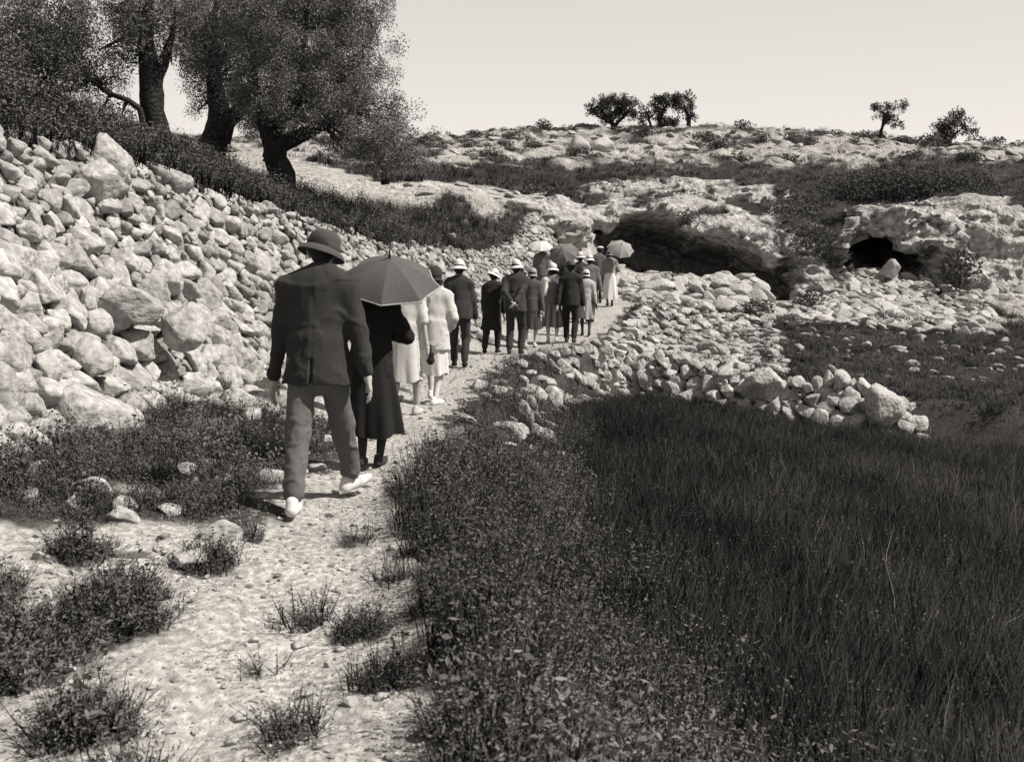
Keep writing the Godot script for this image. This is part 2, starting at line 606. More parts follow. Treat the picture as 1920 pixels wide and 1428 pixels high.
# ---------------------------------------------------------------- people
func bend(a: Vector3, b: Vector3, l1: float, l2: float, pole: Vector3) -> Vector3:   # the knee or elbow between two ends
	var ab := b - a
	var d := minf(ab.length(), (l1 + l2) * 0.999)
	var t := (l1 * l1 - l2 * l2 + d * d) / (2 * d)
	var h := sqrt(maxf(0, l1 * l1 - t * t))
	var u := ab.normalized()
	var w := (pole - u * pole.dot(u)).normalized()
	return a + u * t + w * h

func hand_field(wrist: Vector3, along: Vector3, palm: Vector3, thumb: Vector3, s: float, cell: float, curl := 0.5) -> Sdf:
	# along: towards the fingers; palm: the way the palm looks; thumb: the side the thumb is on
	var reach := 0.22 * s
	var fld := Sdf.new(wrist - Vector3.ONE * reach, wrist + Vector3.ONE * reach, cell)
	var k := 0.008
	fld.bone(wrist - along * 0.05 * s, wrist + along * 0.01 * s, 0.028 * s, 0.026 * s, k)
	for i in 4:
		var side := (0.028 - 0.0187 * i) * s
		var knuckle := wrist + along * (0.088 - 0.004 * absf(i - 1)) * s + thumb * side
		fld.bone(wrist + thumb * side * 0.5 + along * 0.01 * s, knuckle, 0.017 * s, 0.0125 * s, 0.012)
		var l: float = [0.068, 0.077, 0.071, 0.055][i] * s
		var p := knuckle
		var dir := along
		for j in 3:
			dir = (dir + palm * curl * (0.5 + 0.35 * j)).normalized()
			var q: Vector3 = p + dir * l * [0.45, 0.32, 0.25][j]
			fld.bone(p, q, (0.0098 - 0.0008 * j) * s, (0.0092 - 0.0008 * j) * s, 0.004)
			p = q
	var t0 := wrist + along * 0.025 * s + thumb * 0.022 * s
	var t1 := t0 + (thumb * 0.6 + along * 0.75 + palm * 0.35).normalized() * 0.042 * s
	var t2 := t1 + (thumb * 0.15 + along + palm * 0.35).normalized() * 0.034 * s
	fld.bone(t0, t1, 0.015 * s, 0.0115 * s, 0.01)
	fld.bone(t1, t2, 0.011 * s, 0.009 * s, 0.004)
	return fld

func hat_mesh(kind: String) -> ArrayMesh:
	match kind:
		"sun helmet":
			return lathe([[.10, -.015], [.135, -.03], [.165, -.048], [.170, -.044], [.15, -.022], [.125, 0.0], [.112, .008], [.108, .03], [.104, .06], [.092, .092], [.07, .115], [.04, .128], [.015, .132], [.012, .142], [.0, .144]], 24, 0.86)
		"wide hat":
			return lathe([[.096, .0], [.122, -.010], [.145, -.026], [.160, -.046], [.165, -.042], [.150, -.018], [.130, -.002], [.114, .006], [.111, .03], [.108, .062], [.100, .088], [.080, .108], [.05, .120], [.02, .124], [.0, .125]], 32, 0.92)
		"felt hat":
			return lathe([[.10, .0], [.14, -.006], [.168, .0], [.170, .006], [.14, .003], [.114, .008], [.110, .03], [.107, .06], [.098, .088], [.078, .11], [.045, .122], [.0, .125]], 24, 0.88)
		"cloche":
			return lathe([[.105, -.06], [.128, -.078], [.132, -.072], [.116, -.045], [.113, -.01], [.112, .03], [.105, .065], [.088, .095], [.06, .115], [.03, .124], [.0, .126]], 24, 0.9)
		"cap":
			return lathe([[.10, .02], [.118, .022], [.124, .034], [.122, .05], [.105, .07], [.07, .085], [.0, .09]], 24, 0.9)
	return lathe([[.1, 0], [.0, .1]])

func skirt_mesh(s: float, w: Dictionary) -> ArrayMesh:
	var v := PackedVector3Array()
	var idx := PackedInt32Array()
	var col := PackedColorArray()
	var seg := 72
	var rows := 14
	var pleats: int = w.get("pleats", 9)
	var deep: float = w.get("deep", 0.03)
	var top: float = w.top
	var hem: float = w.hem
	var drift: Vector3 = w.get("drift", Vector3.ZERO)
	for i in rows + 1:
		var t := float(i) / rows
		for k in seg:
			var a := TAU * k / seg
			var r := lerpf(w.r0, w.r1, pow(t, 0.85))
			r *= 1.0 + deep * 4.0 * t * (sin(a * pleats + 1.3 * sin(a * 2)) * 0.5 + 0.6 * n2.get_noise_3d(cos(a) * 8, t * 2 + hem * 9, sin(a) * 8))
			var y := lerpf(top, hem, t) + 0.02 * t * sin(a * 3 + 1)
			v.append(Vector3(cos(a) * r, y, sin(a) * r * 0.78) * s + drift * t * s)
			var tone := 1.0
			if w.has("stripe"): tone = lerpf(1.0, w.stripe, smoothstep(-0.2, 0.3, sin(a * pleats + 1.3 * sin(a * 2))))
			col.append(Color(tone, tone, tone))
	for i in rows:
		for k in seg:
			var a := i * seg + k
			var b := i * seg + (k + 1) % seg
			idx.append_array([a, b, a + seg, b, b + seg, a + seg])
	return smooth(v, idx, col)

func person(w: Dictionary) -> Node3D:
	var at: Vector3 = ground(w.x, w.d)
	var root := thing("person", w.label, "person", at, w.get("turn", 0.16 * sin(w.x * 29.0)), w.get("group", ""))
	var ph := sin(w.x * 12.9 + w.d)
	var st := signf(ph) * (0.07 + 0.15 * absf(ph))
	var s: float = w.get("tall", 1.72) / 1.75
	var cell: float = w.get("cell", 0.03)
	var lean: float = w.get("lean", 0.06 + 0.05 * sin(w.x * 17.0))            # forward lean of the upper body
	var up := func(y: float, x := 0.0, z := 0.0) -> Vector3: return Vector3(x, y, z - lean * maxf(0, y - 0.9) * 1.6) * s
	var wide: float = w.get("wide", 1.0)
	var feet: Array = w.get("feet", [Vector3(-.09, 0.05 * maxf(0, st) * 2.0, st), Vector3(.09, 0.05 * maxf(0, -st) * 2.0, -st)])
	var toes: Array = w.get("toes", [Vector3(-.12, 0, -1), Vector3(.12, 0, -1)])
	var hands: Array = w.get("hands", [Vector3(-.27, .80 + absf(st) * .1, -st * .6), Vector3(.27, .80, st * .6)])
	var poles: Array = w.get("elbows", [Vector3(-.5, 0, 1), Vector3(.5, 0, 1)])
	var ankle := []
	var knee := []
	var hip := []
	var elbow := []
	var shoulder := []
	var wrist := []
	for i in 2:
		var sd := -1.0 if i == 0 else 1.0
		hip.append(Vector3(sd * 0.088, 0.90, 0) * s)
		ankle.append((feet[i] + Vector3(0, 0.09, 0)) * s)
		knee.append(bend(hip[i], ankle[i], 0.435 * s, 0.42 * s, Vector3(sd * 0.12, 0, -1)))
		shoulder.append(up.call(1.39, sd * 0.166 * wide))
		wrist.append(hands[i] * s)
		elbow.append(bend(shoulder[i], wrist[i], 0.29 * s, 0.26 * s, poles[i]))
	var head: Vector3 = up.call(1.62, w.get("head_x", 0.0), w.get("head_z", -0.03))
	# ---- the body: one continuous surface from head to feet
	var lo := Vector3(-.55, -.03, -.6) * s
	var hi := Vector3(.55, 1.83, .6) * s
	var b := Sdf.new(lo, hi, cell)
	var k := 0.025
	b.bone(up.call(0.95), up.call(1.12), .115 * s, .105 * s, k, 0.7)
	b.bone(up.call(1.12), up.call(1.34), .105 * s, .12 * s, k, 0.7)
	b.bone(up.call(1.40, -.13 * wide), up.call(1.40, .13 * wide), .05 * s, .05 * s, k)
	b.bone(up.call(1.40), head - Vector3(0, .05, -.015) * s, .055 * s, .052 * s, k)
	for i in 2:
		b.bone(shoulder[i], elbow[i], .043 * s, .036 * s, 0.015)
		b.bone(elbow[i], wrist[i], .036 * s, .025 * s, 0.015)
		var thin := 0.72 if w.has("trousers") else 1.0
		b.bone(hip[i], knee[i], .075 * s * thin, .052 * s * thin, k)
		var calf: Vector3 = knee[i].lerp(ankle[i], 0.3) + Vector3(0, 0, .012)
		b.bone(knee[i], calf, .05 * s * thin, .054 * s * thin, 0.02)
		b.bone(calf, ankle[i], .054 * s * thin, .034 * s, 0.02)
		var toe: Vector3 = toes[i].normalized()
		b.bone(ankle[i] - Vector3(0, .05, 0) * s, ankle[i] - Vector3(0, .055, 0) * s + toe * .15 * s, .034 * s, .026 * s, 0.015)
		if not w.has("fine"):
			var hd: Vector3 = (wrist[i] - elbow[i]).normalized()
			b.bone(wrist[i], wrist[i] + hd * .09 * s, .032 * s, .03 * s, 0.01, 0.8)
			b.bone(wrist[i] + hd * .08 * s, wrist[i] + (hd + Vector3(0, 0, -.3)) * .15 * s, .024 * s, .016 * s, 0.01)
	var fields := [b]
	var hc := minf(cell, 0.022) if not w.has("fine") else 0.007
	var hf := Sdf.new(head - Vector3(.15, .19, .16) * s, head + Vector3(.15, .16, .16) * s, hc)
	hf.bone(head + Vector3(0, .03, .012) * s, head + Vector3(0, .035, -.02) * s, .092 * s, .088 * s, 0.02)
	hf.bone(head + Vector3(0, -.055, -.03) * s, head + Vector3(0, -.01, -.045) * s, .055 * s, .066 * s, 0.03)
	hf.bone(head + Vector3(0, .015, -.105) * s, head + Vector3(0, -.022, -.125) * s, .010 * s, .015 * s, 0.012)
	hf.bone(head + Vector3(-.022, -.06, -.088) * s, head + Vector3(.022, -.06, -.088) * s, .011 * s, .011 * s, 0.008)
	hf.bone(head - Vector3(0, .14, -.015) * s, head - Vector3(0, .05, -.012) * s, .056 * s, .055 * s, 0.02)
	for sd in [-1, 1]:
		hf.bone(head + Vector3(sd * .092, .015, .0) * s, head + Vector3(sd * .09, -.03, -.005) * s, .016 * s, .011 * s, 0.008)
		hf.ball(head + Vector3(sd * .034, .008, -.108) * s, Vector3(.017, .012, .02) * s, Basis(), 0.01, true)
		hf.bone(head + Vector3(sd * .034, .008, -.09) * s, head + Vector3(sd * .034, .008, -.091) * s, .013 * s, .013 * s, 0.004)
	fields.append(hf)
	if w.has("fine"):
		for i in 2:
			var sd := -1.0 if i == 0 else 1.0
			var al: Vector3 = (wrist[i] - elbow[i]).normalized()
			var pm := Vector3(-sd, 0, 0.15)
			pm = (pm - al * pm.dot(al)).normalized()
			var th := Vector3(0, 0, -1)
			th = (th - al * th.dot(al) - pm * th.dot(pm)).normalized()
			fields.append(hand_field(wrist[i], al, pm, th, s, 0.0055, w.get("curl", 0.45)))
	part("body", net(fields), mats.stocking if w.get("stockings", false) else (mats.dark_stocking if w.get("dark_stockings", false) else mats.skin), root)
	# ---- hair
	var hair := Sdf.new(head - Vector3(.16, .19, .16) * s, head + Vector3(.16, .17, .17) * s, maxf(hc, 0.012))
	hair.bone(head + Vector3(0, .035, .022) * s, head + Vector3(0, .04, .0) * s, .097 * s, .097 * s, 0.02)
	hair.bone(head + Vector3(0, -.03, .05) * s, head + Vector3(0, .02, .03) * s, (.058 if not w.get("long_hair", false) else .07) * s, .085 * s, 0.02)
	if w.get("long_hair", false): hair.bone(head + Vector3(-.06, -.05, .03) * s, head + Vector3(.06, -.05, .03) * s, .05 * s, .05 * s, 0.02)
	hair.cut(Vector3(0, 0, -1), -(head.z - .03 * s))
	part("hair", net([hair]), mats.hair, root)
	# ---- jacket, coat, blouse
	if w.has("jacket"):
		var hem: float = w.get("hem", 0.80)
		var j := Sdf.new(lo, hi, cell)
		var kk := 0.03
		var fat: float = w.get("fat", 1.06 + 0.07 * sin(w.x * 41.0))
		j.bone(up.call(hem - 0.06), up.call(1.02), (.212 if w.get("flare", true) else .165) * s * fat, .178 * s * fat, kk, 0.74)
		j.bone(up.call(1.02), up.call(1.18), .170 * s * fat, .172 * s * fat, kk, 0.64)
		j.bone(up.call(1.18), up.call(1.34), .172 * s * fat, .178 * s * wide, kk, 0.66)
		j.bone(up.call(1.375, -.13 * wide), up.call(1.375, .13 * wide), .086 * s, .086 * s, 0.06, 0.95)
		j.bone(up.call(1.41, -.085), up.call(1.41, .085), .078 * s, .078 * s, 0.06, 0.95)
		j.bone(up.call(1.345, -.05), up.call(1.345, .05), .13 * s, .13 * s, 0.05, 0.72)
		j.bone(up.call(1.43, -.05), up.call(1.43, .05), .075 * s, .075 * s, 0.06, 0.95)
		j.bone(up.call(1.44), up.call(1.475), .075 * s, .064 * s, 0.03, 0.95)
		for sd in [-1, 1]: j.bone(up.call(1.455, sd * .035), up.call(1.395, sd * .165 * wide), .066 * s, .068 * s, 0.06, 1.0)
		for i in 2:
			var e: Vector3 = elbow[i]
			j.bone(shoulder[i] - Vector3(0, .012, 0) * s, e, .074 * s, .061 * s, 0.05)
			if w.get("sleeve", 1.0) > 0.5:
				j.bone(e, wrist[i].lerp(e, 0.14), .061 * s, .052 * s, 0.02)
		j.cut(Vector3(0, -1, 0), -(hem * s))
		j.rough(n2, 0.016 * s, Vector3(7, 3.5, 7))
		j.rough(n1, 0.014 * s, Vector3(26, 9, 26))
		if w.has("fine") and w.get("suit", true):
			j.crease(n2, 0.008 * s, Vector3(5, 9, 5))
			j.crease(n1, 0.007 * s, Vector3(20, 13, 20))
			j.seam(0.0, 0.012, 0.004, hem * s, 1.40 * s)
			j.seam(0.0, 0.013, 0.035, hem * s, (hem + 0.16) * s)
		else: j.crease(n2, 0.012 * s, Vector3(6, 8, 6))
		part("jacket" if w.get("suit", true) else w.get("top_name", "blouse"), net([j]), cloth(w.jacket), root)
	if w.has("trousers"):
		var t := Sdf.new(lo, hi, cell)
		t.bone(up.call(1.02), up.call(0.86), .14 * s, .155 * s, 0.03, 0.68)
		for i in 2:
			t.bone(hip[i] + Vector3(0, .02, 0), knee[i], .098 * s, .078 * s, 0.02)
			t.bone(knee[i], ankle[i] + (knee[i] - ankle[i]).normalized() * 0.05 * s, .077 * s, .064 * s, 0.02)
		t.rough(n2, 0.009 * s, Vector3(10, 5, 10))
		t.rough(n1, 0.010 * s, Vector3(24, 12, 24))
		t.crease(n2, 0.007 * s, Vector3(7, 9, 7))
		if w.has("fine"): t.crease(n1, 0.006 * s, Vector3(18, 22, 18))
		part("trousers", net([t]), cloth(w.trousers), root)
	if w.has("skirt"):
		part("skirt", skirt_mesh(s, w.skirt), cloth(w.skirt.tone), root)
	# ---- shoes, each its own
	for i in 2:
		var toe: Vector3 = toes[i].normalized()
		var heel: Vector3 = ankle[i] - Vector3(0, .05, 0) * s - toe * .055 * s
		var sh := Sdf.new(heel - Vector3(.34, .16, .34) * s, heel + Vector3(.34, .24, .34) * s, minf(cell, 0.016))
		sh.bone(heel, heel + toe * .12 * s, .036 * s, .041 * s, 0.015)
		sh.bone(heel + toe * .12 * s, heel + toe * .205 * s, .041 * s, .029 * s, 0.015)
		sh.bone(heel, heel + Vector3(0, .045, 0) * s + toe * .02 * s, .038 * s, .040 * s, 0.015)
		var sole := Vector3(0, -1, 0) + toe * toe.y
		sole = sole.normalized()
		sh.cut(sole, sole.dot(heel) + .036 * s)
		part("shoe", net([sh]), cloth(w.get("shoes", 0.02)), root)
	# ---- collar, hat
	if w.has("collar"):
		var cl := Sdf.new(up.call(1.40) - Vector3(.15, .05, .2), up.call(1.40) + Vector3(.15, .18, .2), 0.012)
		cl.bone(up.call(1.44), up.call(1.50), .070 * s, .066 * s, 0.01)
		cl.cut(Vector3(0, 1, 0), up.call(1.515).y)
		part("collar", net([cl]), cloth(w.collar), root)
	if w.has("hat"):
		var ht := part("hat", hat_mesh(w.hat), cloth(w.hat_tone), root)
		var tip: Vector3 = w.get("hat_tip", Vector3(-0.1, 0, 0))
		ht.transform = Transform3D(Basis.from_euler(tip).scaled(Vector3.ONE * s * w.get("hat_size", 1.0)), head + Vector3(0, w.get("hat_y", .045), .0) * s)
		if w.has("band"):
			var bd := part("hat_band", lathe([[.1155, .008], [.116, .012], [.1145, .034], [.111, .036]], 32, 0.925), cloth(w.band), ht)
			bd.position = Vector3(0, 0.001, 0)
	if w.has("shawl"):
		var sw := Sdf.new(up.call(1.36) - Vector3(.3, .35, .22), up.call(1.36) + Vector3(.3, .2, .22), 0.02)
		sw.bone(up.call(1.385, -.15, .01), up.call(1.385, .15, .01), .112 * s, .112 * s, 0.04, 1.0)
		sw.bone(up.call(1.44), up.call(1.47), .08 * s, .07 * s, 0.02)
		sw.bone(up.call(1.40, -.15, .06), up.call(1.10, -.17, .10), .066 * s, .055 * s, 0.02, 0.9)
		part("shawl", net([sw]), cloth(w.shawl), root)
	if w.has("belt"):
		var bt := part("belt", lathe([[.15, -.02], [.158, -.018], [.158, .018], [.15, .02]], 32), cloth(w.belt), root)
		bt.scale = Vector3(s * 1.06, s, s * 0.80)
		bt.position = up.call(w.get("belt_y", 1.0))
	return root

func parasol(label: String, grip: Vector3, top: Vector3, radius: float, rise: float, tone: float, trim: float, panels: bool, cat := "parasol") -> void:
	# grip: the end of the handle; top: where the ribs meet, under the ferrule
	var root := thing("parasol", label, cat, top)
	var axis := (top - grip).normalized()
	var side := axis.cross(Vector3.FORWARD).normalized()
	root.basis = Basis(side, axis, side.cross(axis))
	var n := 8
	var shape := func(a: float, r: float) -> Vector3:
		var loc := fposmod(a, TAU / n) - PI / n
		var edge := cos(PI / n) / cos(loc) * (1.0 - 0.045 * cos(loc * n * 0.5))
		var rr := r * lerpf(1.0, edge, r)
		var y := -rise * (0.35 * r + 0.65 * r * r) - 0.02 * radius * r * cos(loc * n * 0.5)
		return Vector3(cos(a) * rr * radius, y, sin(a) * rr * radius)
	var whole_v := PackedVector3Array()
	var whole_i := PackedInt32Array()
	for g in n:
		var v := PackedVector3Array()
		var idx := PackedInt32Array()
		for i in 8:
			for k in 7:
				v.append(shape.call(TAU / n * (g + k / 6.0 * 0.9999), i / 7.0))
		for i in 7:
			for k in 6:
				var a := i * 7 + k
				idx.append_array([a, a + 1, a + 7, a + 1, a + 8, a + 7])
		if panels: part("panel", smooth(v, idx), mats["parasol%.2f" % tone], root)
		else:
			for q in idx: whole_i.append(q + whole_v.size())
			whole_v.append_array(v)
		if panels:
			var tv := PackedVector3Array()
			var ti := PackedInt32Array()
			var edge_pts := []
			var rad := []
			for k in 9:
				edge_pts.append(shape.call(TAU / n * (g + k / 8.0 * 0.9999), 1.0))
				rad.append(0.0055)
			var tt := tube(edge_pts, rad, 5)
			part("trim", smooth(tt[0], tt[1]), cloth(trim), root)
			var rb := tube([shape.call(TAU / n * g, 0.02) - Vector3(0, .006, 0), shape.call(TAU / n * g, 0.5) - Vector3(0, .006, 0), shape.call(TAU / n * g, 1.02) - Vector3(0, .004, 0)], [0.003, 0.003, 0.003], 5)
			part("rib", smooth(rb[0], rb[1]), mats.dark_wood, root)
	if not panels: part("canopy", smooth(whole_v, whole_i), mats["parasol%.2f" % tone], root)
	var l := (top - grip).length()
	var st := tube([Vector3(0, -l, 0), Vector3(0, -l * 0.5, 0), Vector3(0, 0.0, 0)], [0.011, 0.008, 0.008], 8)
	part("shaft", smooth(st[0], st[1]), mats.dark_wood, root)
	var fe := tube([Vector3(0, -.01, 0), Vector3(0, .02, 0), Vector3(0, .07, 0)], [0.014, 0.009, 0.005], 8)
	part("ferrule", smooth(fe[0], fe[1]), mats.dark_wood, root)

# ---------------------------------------------------------------- ground
func build_ground() -> void:
	var us := []
	var u := -0.57
	var step := 0.02
	var left := []
	while u > -4.0:
		u -= step
		step *= 1.25
		left.push_front(u)
	us.append_array(left)
	u = -0.57
	while u < 0.6:
		us.append(u)
		u += 0.0032
	step = 0.02
	while u < 4.0:
		us.append(u)
		u += step
		step *= 1.25
	var ds := [-6.0, -4.0, -2.0, -1.0, 0.0, 0.6, 1.1, 1.5, 1.9]
	var d := 2.2
	while d < 130.0:
		ds.append(d)
		d *= 1.0155
	while d < 900.0:
		ds.append(d)
		d *= 1.18
	var nc := us.size()
	var nr := ds.size()
	var v := PackedVector3Array()
	var col := PackedColorArray()
	var kind := PackedByteArray()
	for r in nr:
		d = ds[r]
		var dd := maxf(d, 0.5)
		var xp := curve(PATH_X, dd)
		var hw := curve(PATH_W, dd)
		for c in nc:
			var x: float = us[c] * maxf(d + 1.0, 1.5)
			v.append(Vector3(x, H(x, dd), -d))
			var g := green(x, dd)
			var pale := 0.50 + 0.10 * n2.get_noise_2d(x * 2 + 70, d * 2) 
			var on_path := d < 35 and absf(x - xp) < hw * 1.05
			if not on_path and d > 12 and d < 30: pale *= 0.92
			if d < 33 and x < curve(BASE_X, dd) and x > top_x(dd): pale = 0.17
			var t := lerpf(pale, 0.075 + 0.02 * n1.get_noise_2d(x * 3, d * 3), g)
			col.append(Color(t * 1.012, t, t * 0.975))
			var kd := 3
			if d < 35 and absf(x - xp) < hw: kd = 0
			elif d < wall_line(x) and x > xp + hw: kd = 1
			elif d < 28: kd = 2
			kind.append(kd)
	var n := PackedVector3Array()
	n.resize(v.size())
	var lists := [PackedInt32Array(), PackedInt32Array(), PackedInt32Array(), PackedInt32Array()]
	for r in nr - 1:
		for c in nc - 1:
			var a := r * nc + c
			for t in [[a, a + nc, a + 1], [a + 1, a + nc, a + nc + 1]]:
				var fn := (v[t[2]] - v[t[0]]).cross(v[t[1]] - v[t[0]])
				for k in 3: n[t[k]] += fn
				lists[kind[a]].append_array(PackedInt32Array(t))
	for i in n.size(): n[i] = n[i].normalized()
	var names := ["path", "field_ground", "terraced_ground", "hillside"]
	var labels := ["pale trodden dirt path winding uphill past the walkers", "dark soil of the field below the path", "stony verges and terrace slopes beside the path", "stony hillside with grass bands rising to the skyline"]
	for k in 4:
		var remap := {}
		var v2 := PackedVector3Array()
		var n2_ := PackedVector3Array()
		var c2 := PackedColorArray()
		var i2 := PackedInt32Array()
		for i in lists[k]:
			if not remap.has(i):
				remap[i] = v2.size()
				v2.append(v[i])
				n2_.append(n[i])
				c2.append(col[i])
			i2.append(remap[i])
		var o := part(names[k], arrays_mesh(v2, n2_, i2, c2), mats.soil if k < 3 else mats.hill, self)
		tag(o, labels[k], "", "", "structure")
		mats["node_" + names[k]] = o

# ---------------------------------------------------------------- stones
func pack(fn: Callable, us: Vector2, vs: Vector2, sizes: Vector2, tries: int, gap: float, seed_: int) -> Array:
	var r := RandomNumberGenerator.new()
	r.seed = seed_
	var cellsize := sizes.y * 2.0
	var bins := {}
	var out := []
	for t in tries:
		var q := pow(float(t) / tries, 0.45)
		var rad := lerpf(sizes.y, sizes.x, q) * r.randf_range(0.8, 1.1)
		var u := r.randf_range(us.x, us.y)
		var w := r.randf_range(vs.x, vs.y)
		var got = fn.call(u, w, rad)
		if got == null: continue
		var p: Vector3 = got[0]
		var big: float = got[2]
		rad *= big
		var key := Vector3i((p / cellsize).floor())
		var free := true
		for i in 27:
			for b in bins.get(key + Vector3i(i % 3 - 1, (i / 3) % 3 - 1, i / 9 - 1), []):
				if p.distance_to(b[0]) < (rad + b[1]) * gap:
					free = false
					break
			if not free: break
		if not free: continue
		if not bins.has(key): bins[key] = []
		bins[key].append([p, rad])
		out.append([p, got[1], rad])
	return out

func put_stones(parent: Node, list: Array, singles: int, called: String, many: String, seed_: int, bury := 0.1, flat := 0.8, tone := 1.0) -> void:
	var r := RandomNumberGenerator.new()
	r.seed = seed_
	list.sort_custom(func(a, b): return a[2] / a[0].distance_to(EYE) > b[2] / b[0].distance_to(EYE))
	var xf := []
	var tones := []
	for i in list.size():
		var p: Vector3 = list[i][0]
		var n: Vector3 = list[i][1]
		var rad: float = list[i][2]
		var up := (n + Vector3(r.randfn() * .25, r.randfn() * .25 + .4, r.randfn() * .25)).normalized()
		var side := up.cross(Vector3(r.randfn(), r.randfn() * 0.3, r.randfn())).normalized()
		var b := Basis(side, up, side.cross(up)).scaled_local(Vector3(rad * r.randf_range(1.0, 1.45), rad * r.randf_range(.8, 1.15) * flat, rad * r.randf_range(.85, 1.15)))
		var tr := Transform3D(b, p + n * rad * (0.35 - bury))
		if i < singles:
			var o := part(called, mats.stones[r.randi() % mats.stones.size()], mats.lime[r.randi() % mats.lime.size()], parent)
			o.transform = tr
		else:
			xf.append(tr)
			tones.append(r.randf_range(0.55, 1.1) * tone)
	if xf.size():
		for k in 3:
			var xs := []
			var ts := []
			for i in range(k, xf.size(), 3):
				xs.append(xf[i])
				ts.append(tones[i])
			var o := multi(many if k == 0 else "%s_%03d" % [many, k], mats.small_stones[k], mats.lime_multi, xs, ts, parent)
			tag(o, "", "", "", "stuff")

func build_banks() -> void:
	var bank := thing("rubble_bank", "long sloping bank of pale tumbled stones along the left of the path", "stone bank", ground(-3.5, 11))
	var fn := func(u: float, w: float, rad: float):
		var d := u
		var xb := curve(BASE_X, d)
		var xt := top_x(d)
		var t := w
		var x := lerpf(xb + 0.15, xt - 0.10, t)
		var size := 1.25 if d < 12 and t < 0.6 else (0.92 if d < 14 else 0.78)
		if t > 0.85: size *= 0.8
		return [ground(x, d) , normal_at(x, d), size]
	var list := pack(fn, Vector2(5.6, 31), Vector2(-0.06, 1.0), Vector2(0.035, 0.155), 46000, 0.75, 11)
	for s in list: s[0] -= bank.position
	# keep positions local to the thing
	var shifted := []
	for s in list: shifted.append([s[0] + bank.position, s[1], s[2]])
	var holder := bank.position
	bank.position = Vector3.ZERO
	put_stones(bank, shifted, 300, "stone", "small_stones", 12, 0.12, 0.85)
	settle(bank, holder)

	var wall := thing("dry_stone_wall", "low tumbled dry stone wall along the far edge of the grass field", "stone wall", Vector3.ZERO)
	var fw := func(u: float, w: float, rad: float):
		var x := u
		var ex := 0.22 * n2.get_noise_2d(x * 6, 3)
		var d := wall_line(x) - 0.25 + w * 0.55 + ex
		var hgt := 0.78 + 0.12 * sin(x * 2.3) - 0.10 * smoothstep(6.0, 7.6, x)
		var low := field_h(x, d) + EYE.y
		return [Vector3(x, low + 0.06 + w * hgt, -d), Vector3(0, 0.45, 0.9).normalized(), 1.0]
	put_stones(wall, pack(fw, Vector2(1.9, 7.35), Vector2(0, 1), Vector2(0.075, 0.19), 6000, 0.80, 21), 230, "stone", "small_stones", 22, 0.05, 0.72)
	settle(wall, Vector3(4.5, H(4.5, 19.5), -19.5))

	var edge := thing("path_edging", "weedy edging of pale stones holding up the path below the middle walkers", "stone edging", Vector3.ZERO)
	var fe := func(u: float, w: float, rad: float):
		var d := u
		var e := curve(PATH_X, d) + curve(PATH_W, d)
		var x := e + 0.12 + w * 0.95
		if d > wall_line(x) + 0.2 and x > 2.4: return null
		if n2.get_noise_2d(x * 4 + 9, d * 4) > lerpf(-0.38, -0.06, smoothstep(16, 20, d)): return null
		return [ground(x, d), (normal_at(x, d) + Vector3(0, 0, .5)).normalized(), 1.0]
	put_stones(edge, pack(fe, Vector2(10.5, 22.3), Vector2(0, 1), Vector2(0.05, 0.16), 3200, 0.86, 25), 140, "stone", "small_stones", 26, 0.08, 0.75)
	settle(edge, ground(0.9, 18))

	var heap := thing("rubble_heap", "wide heap of small tumbled stones between the walkers and the wall", "stone heap", Vector3.ZERO)
	var fh := func(u: float, w: float, rad: float):
		var d := w
		var x := u
		var px := px_of(x, d)
		if px < 1155 - 2 * (d - 24) or px > 1470 - (d - 22) * 3: return null
		if absf(x - curve(PATH_X, d)) < curve(PATH_W, d) + 0.2: return null
		if n2.get_noise_2d(x * 5, d * 5) > lerpf(0.15, -0.02, smoothstep(23, 27, d)): return null
		return [ground(x, d), normal_at(x, d), 1.0]
	put_stones(heap, pack(fh, Vector2(2.0, 9), Vector2(20.4, 30.5), Vector2(0.04, 0.19), 9000, 0.92, 31), 220, "stone", "small_stones", 32, 0.1, 0.72)
	settle(heap, Vector3(4.5, H(4.5, 25), -25))

	var mound := thing("stone_mound", "pale round mound of piled stones in front of the wide cave mouth", "stone heap", Vector3.ZERO)
	var fm := func(u: float, w: float, rad: float):
		var d := w
		var x := u
		var px := px_of(x, d)
		if px < 1175 or px > 1428: return null
		if n2.get_noise_2d(x * 4 + 40, d * 4) > 0.22: return null
		return [ground(x, d), normal_at(x, d), 1.3 if px > 1330 else 1.0]
	put_stones(mound, pack(fm, Vector2(3.6, 9.5), Vector2(30.5, 34.5), Vector2(0.08, 0.30), 4000, 0.80, 41), 150, "stone", "small_stones", 42, 0.1, 0.7)
	settle(mound, Vector3(6, H(6, 32), -32))

	var scree := thing("scree_slope", "slope of pale rubble spilling below the smaller arched cave on the right", "stone heap", Vector3.ZERO)
	var fs := func(u: float, w: float, rad: float):
		var d := w
		var x := u
		var px := px_of(x, d)
		if px < 1500 + (d - 34) * 8 or px > 1860: return null
		if n2.get_noise_2d(x * 3 + 80, d * 3) > 0.2: return null
		return [ground(x, d), normal_at(x, d), 1.0]
	put_stones(scree, pack(fs, Vector2(8.5, 19), Vector2(29.3, 39.0), Vector2(0.07, 0.30), 7000, 0.80, 51), 200, "stone", "small_stones", 52, 0.1, 0.7)
	settle(scree, Vector3(13.5, H(13.5, 35), -35))

	# loose stones on the verges, terrace and hillside belong to the ground they lie on
	var tg: Node = mats.node_terraced_ground
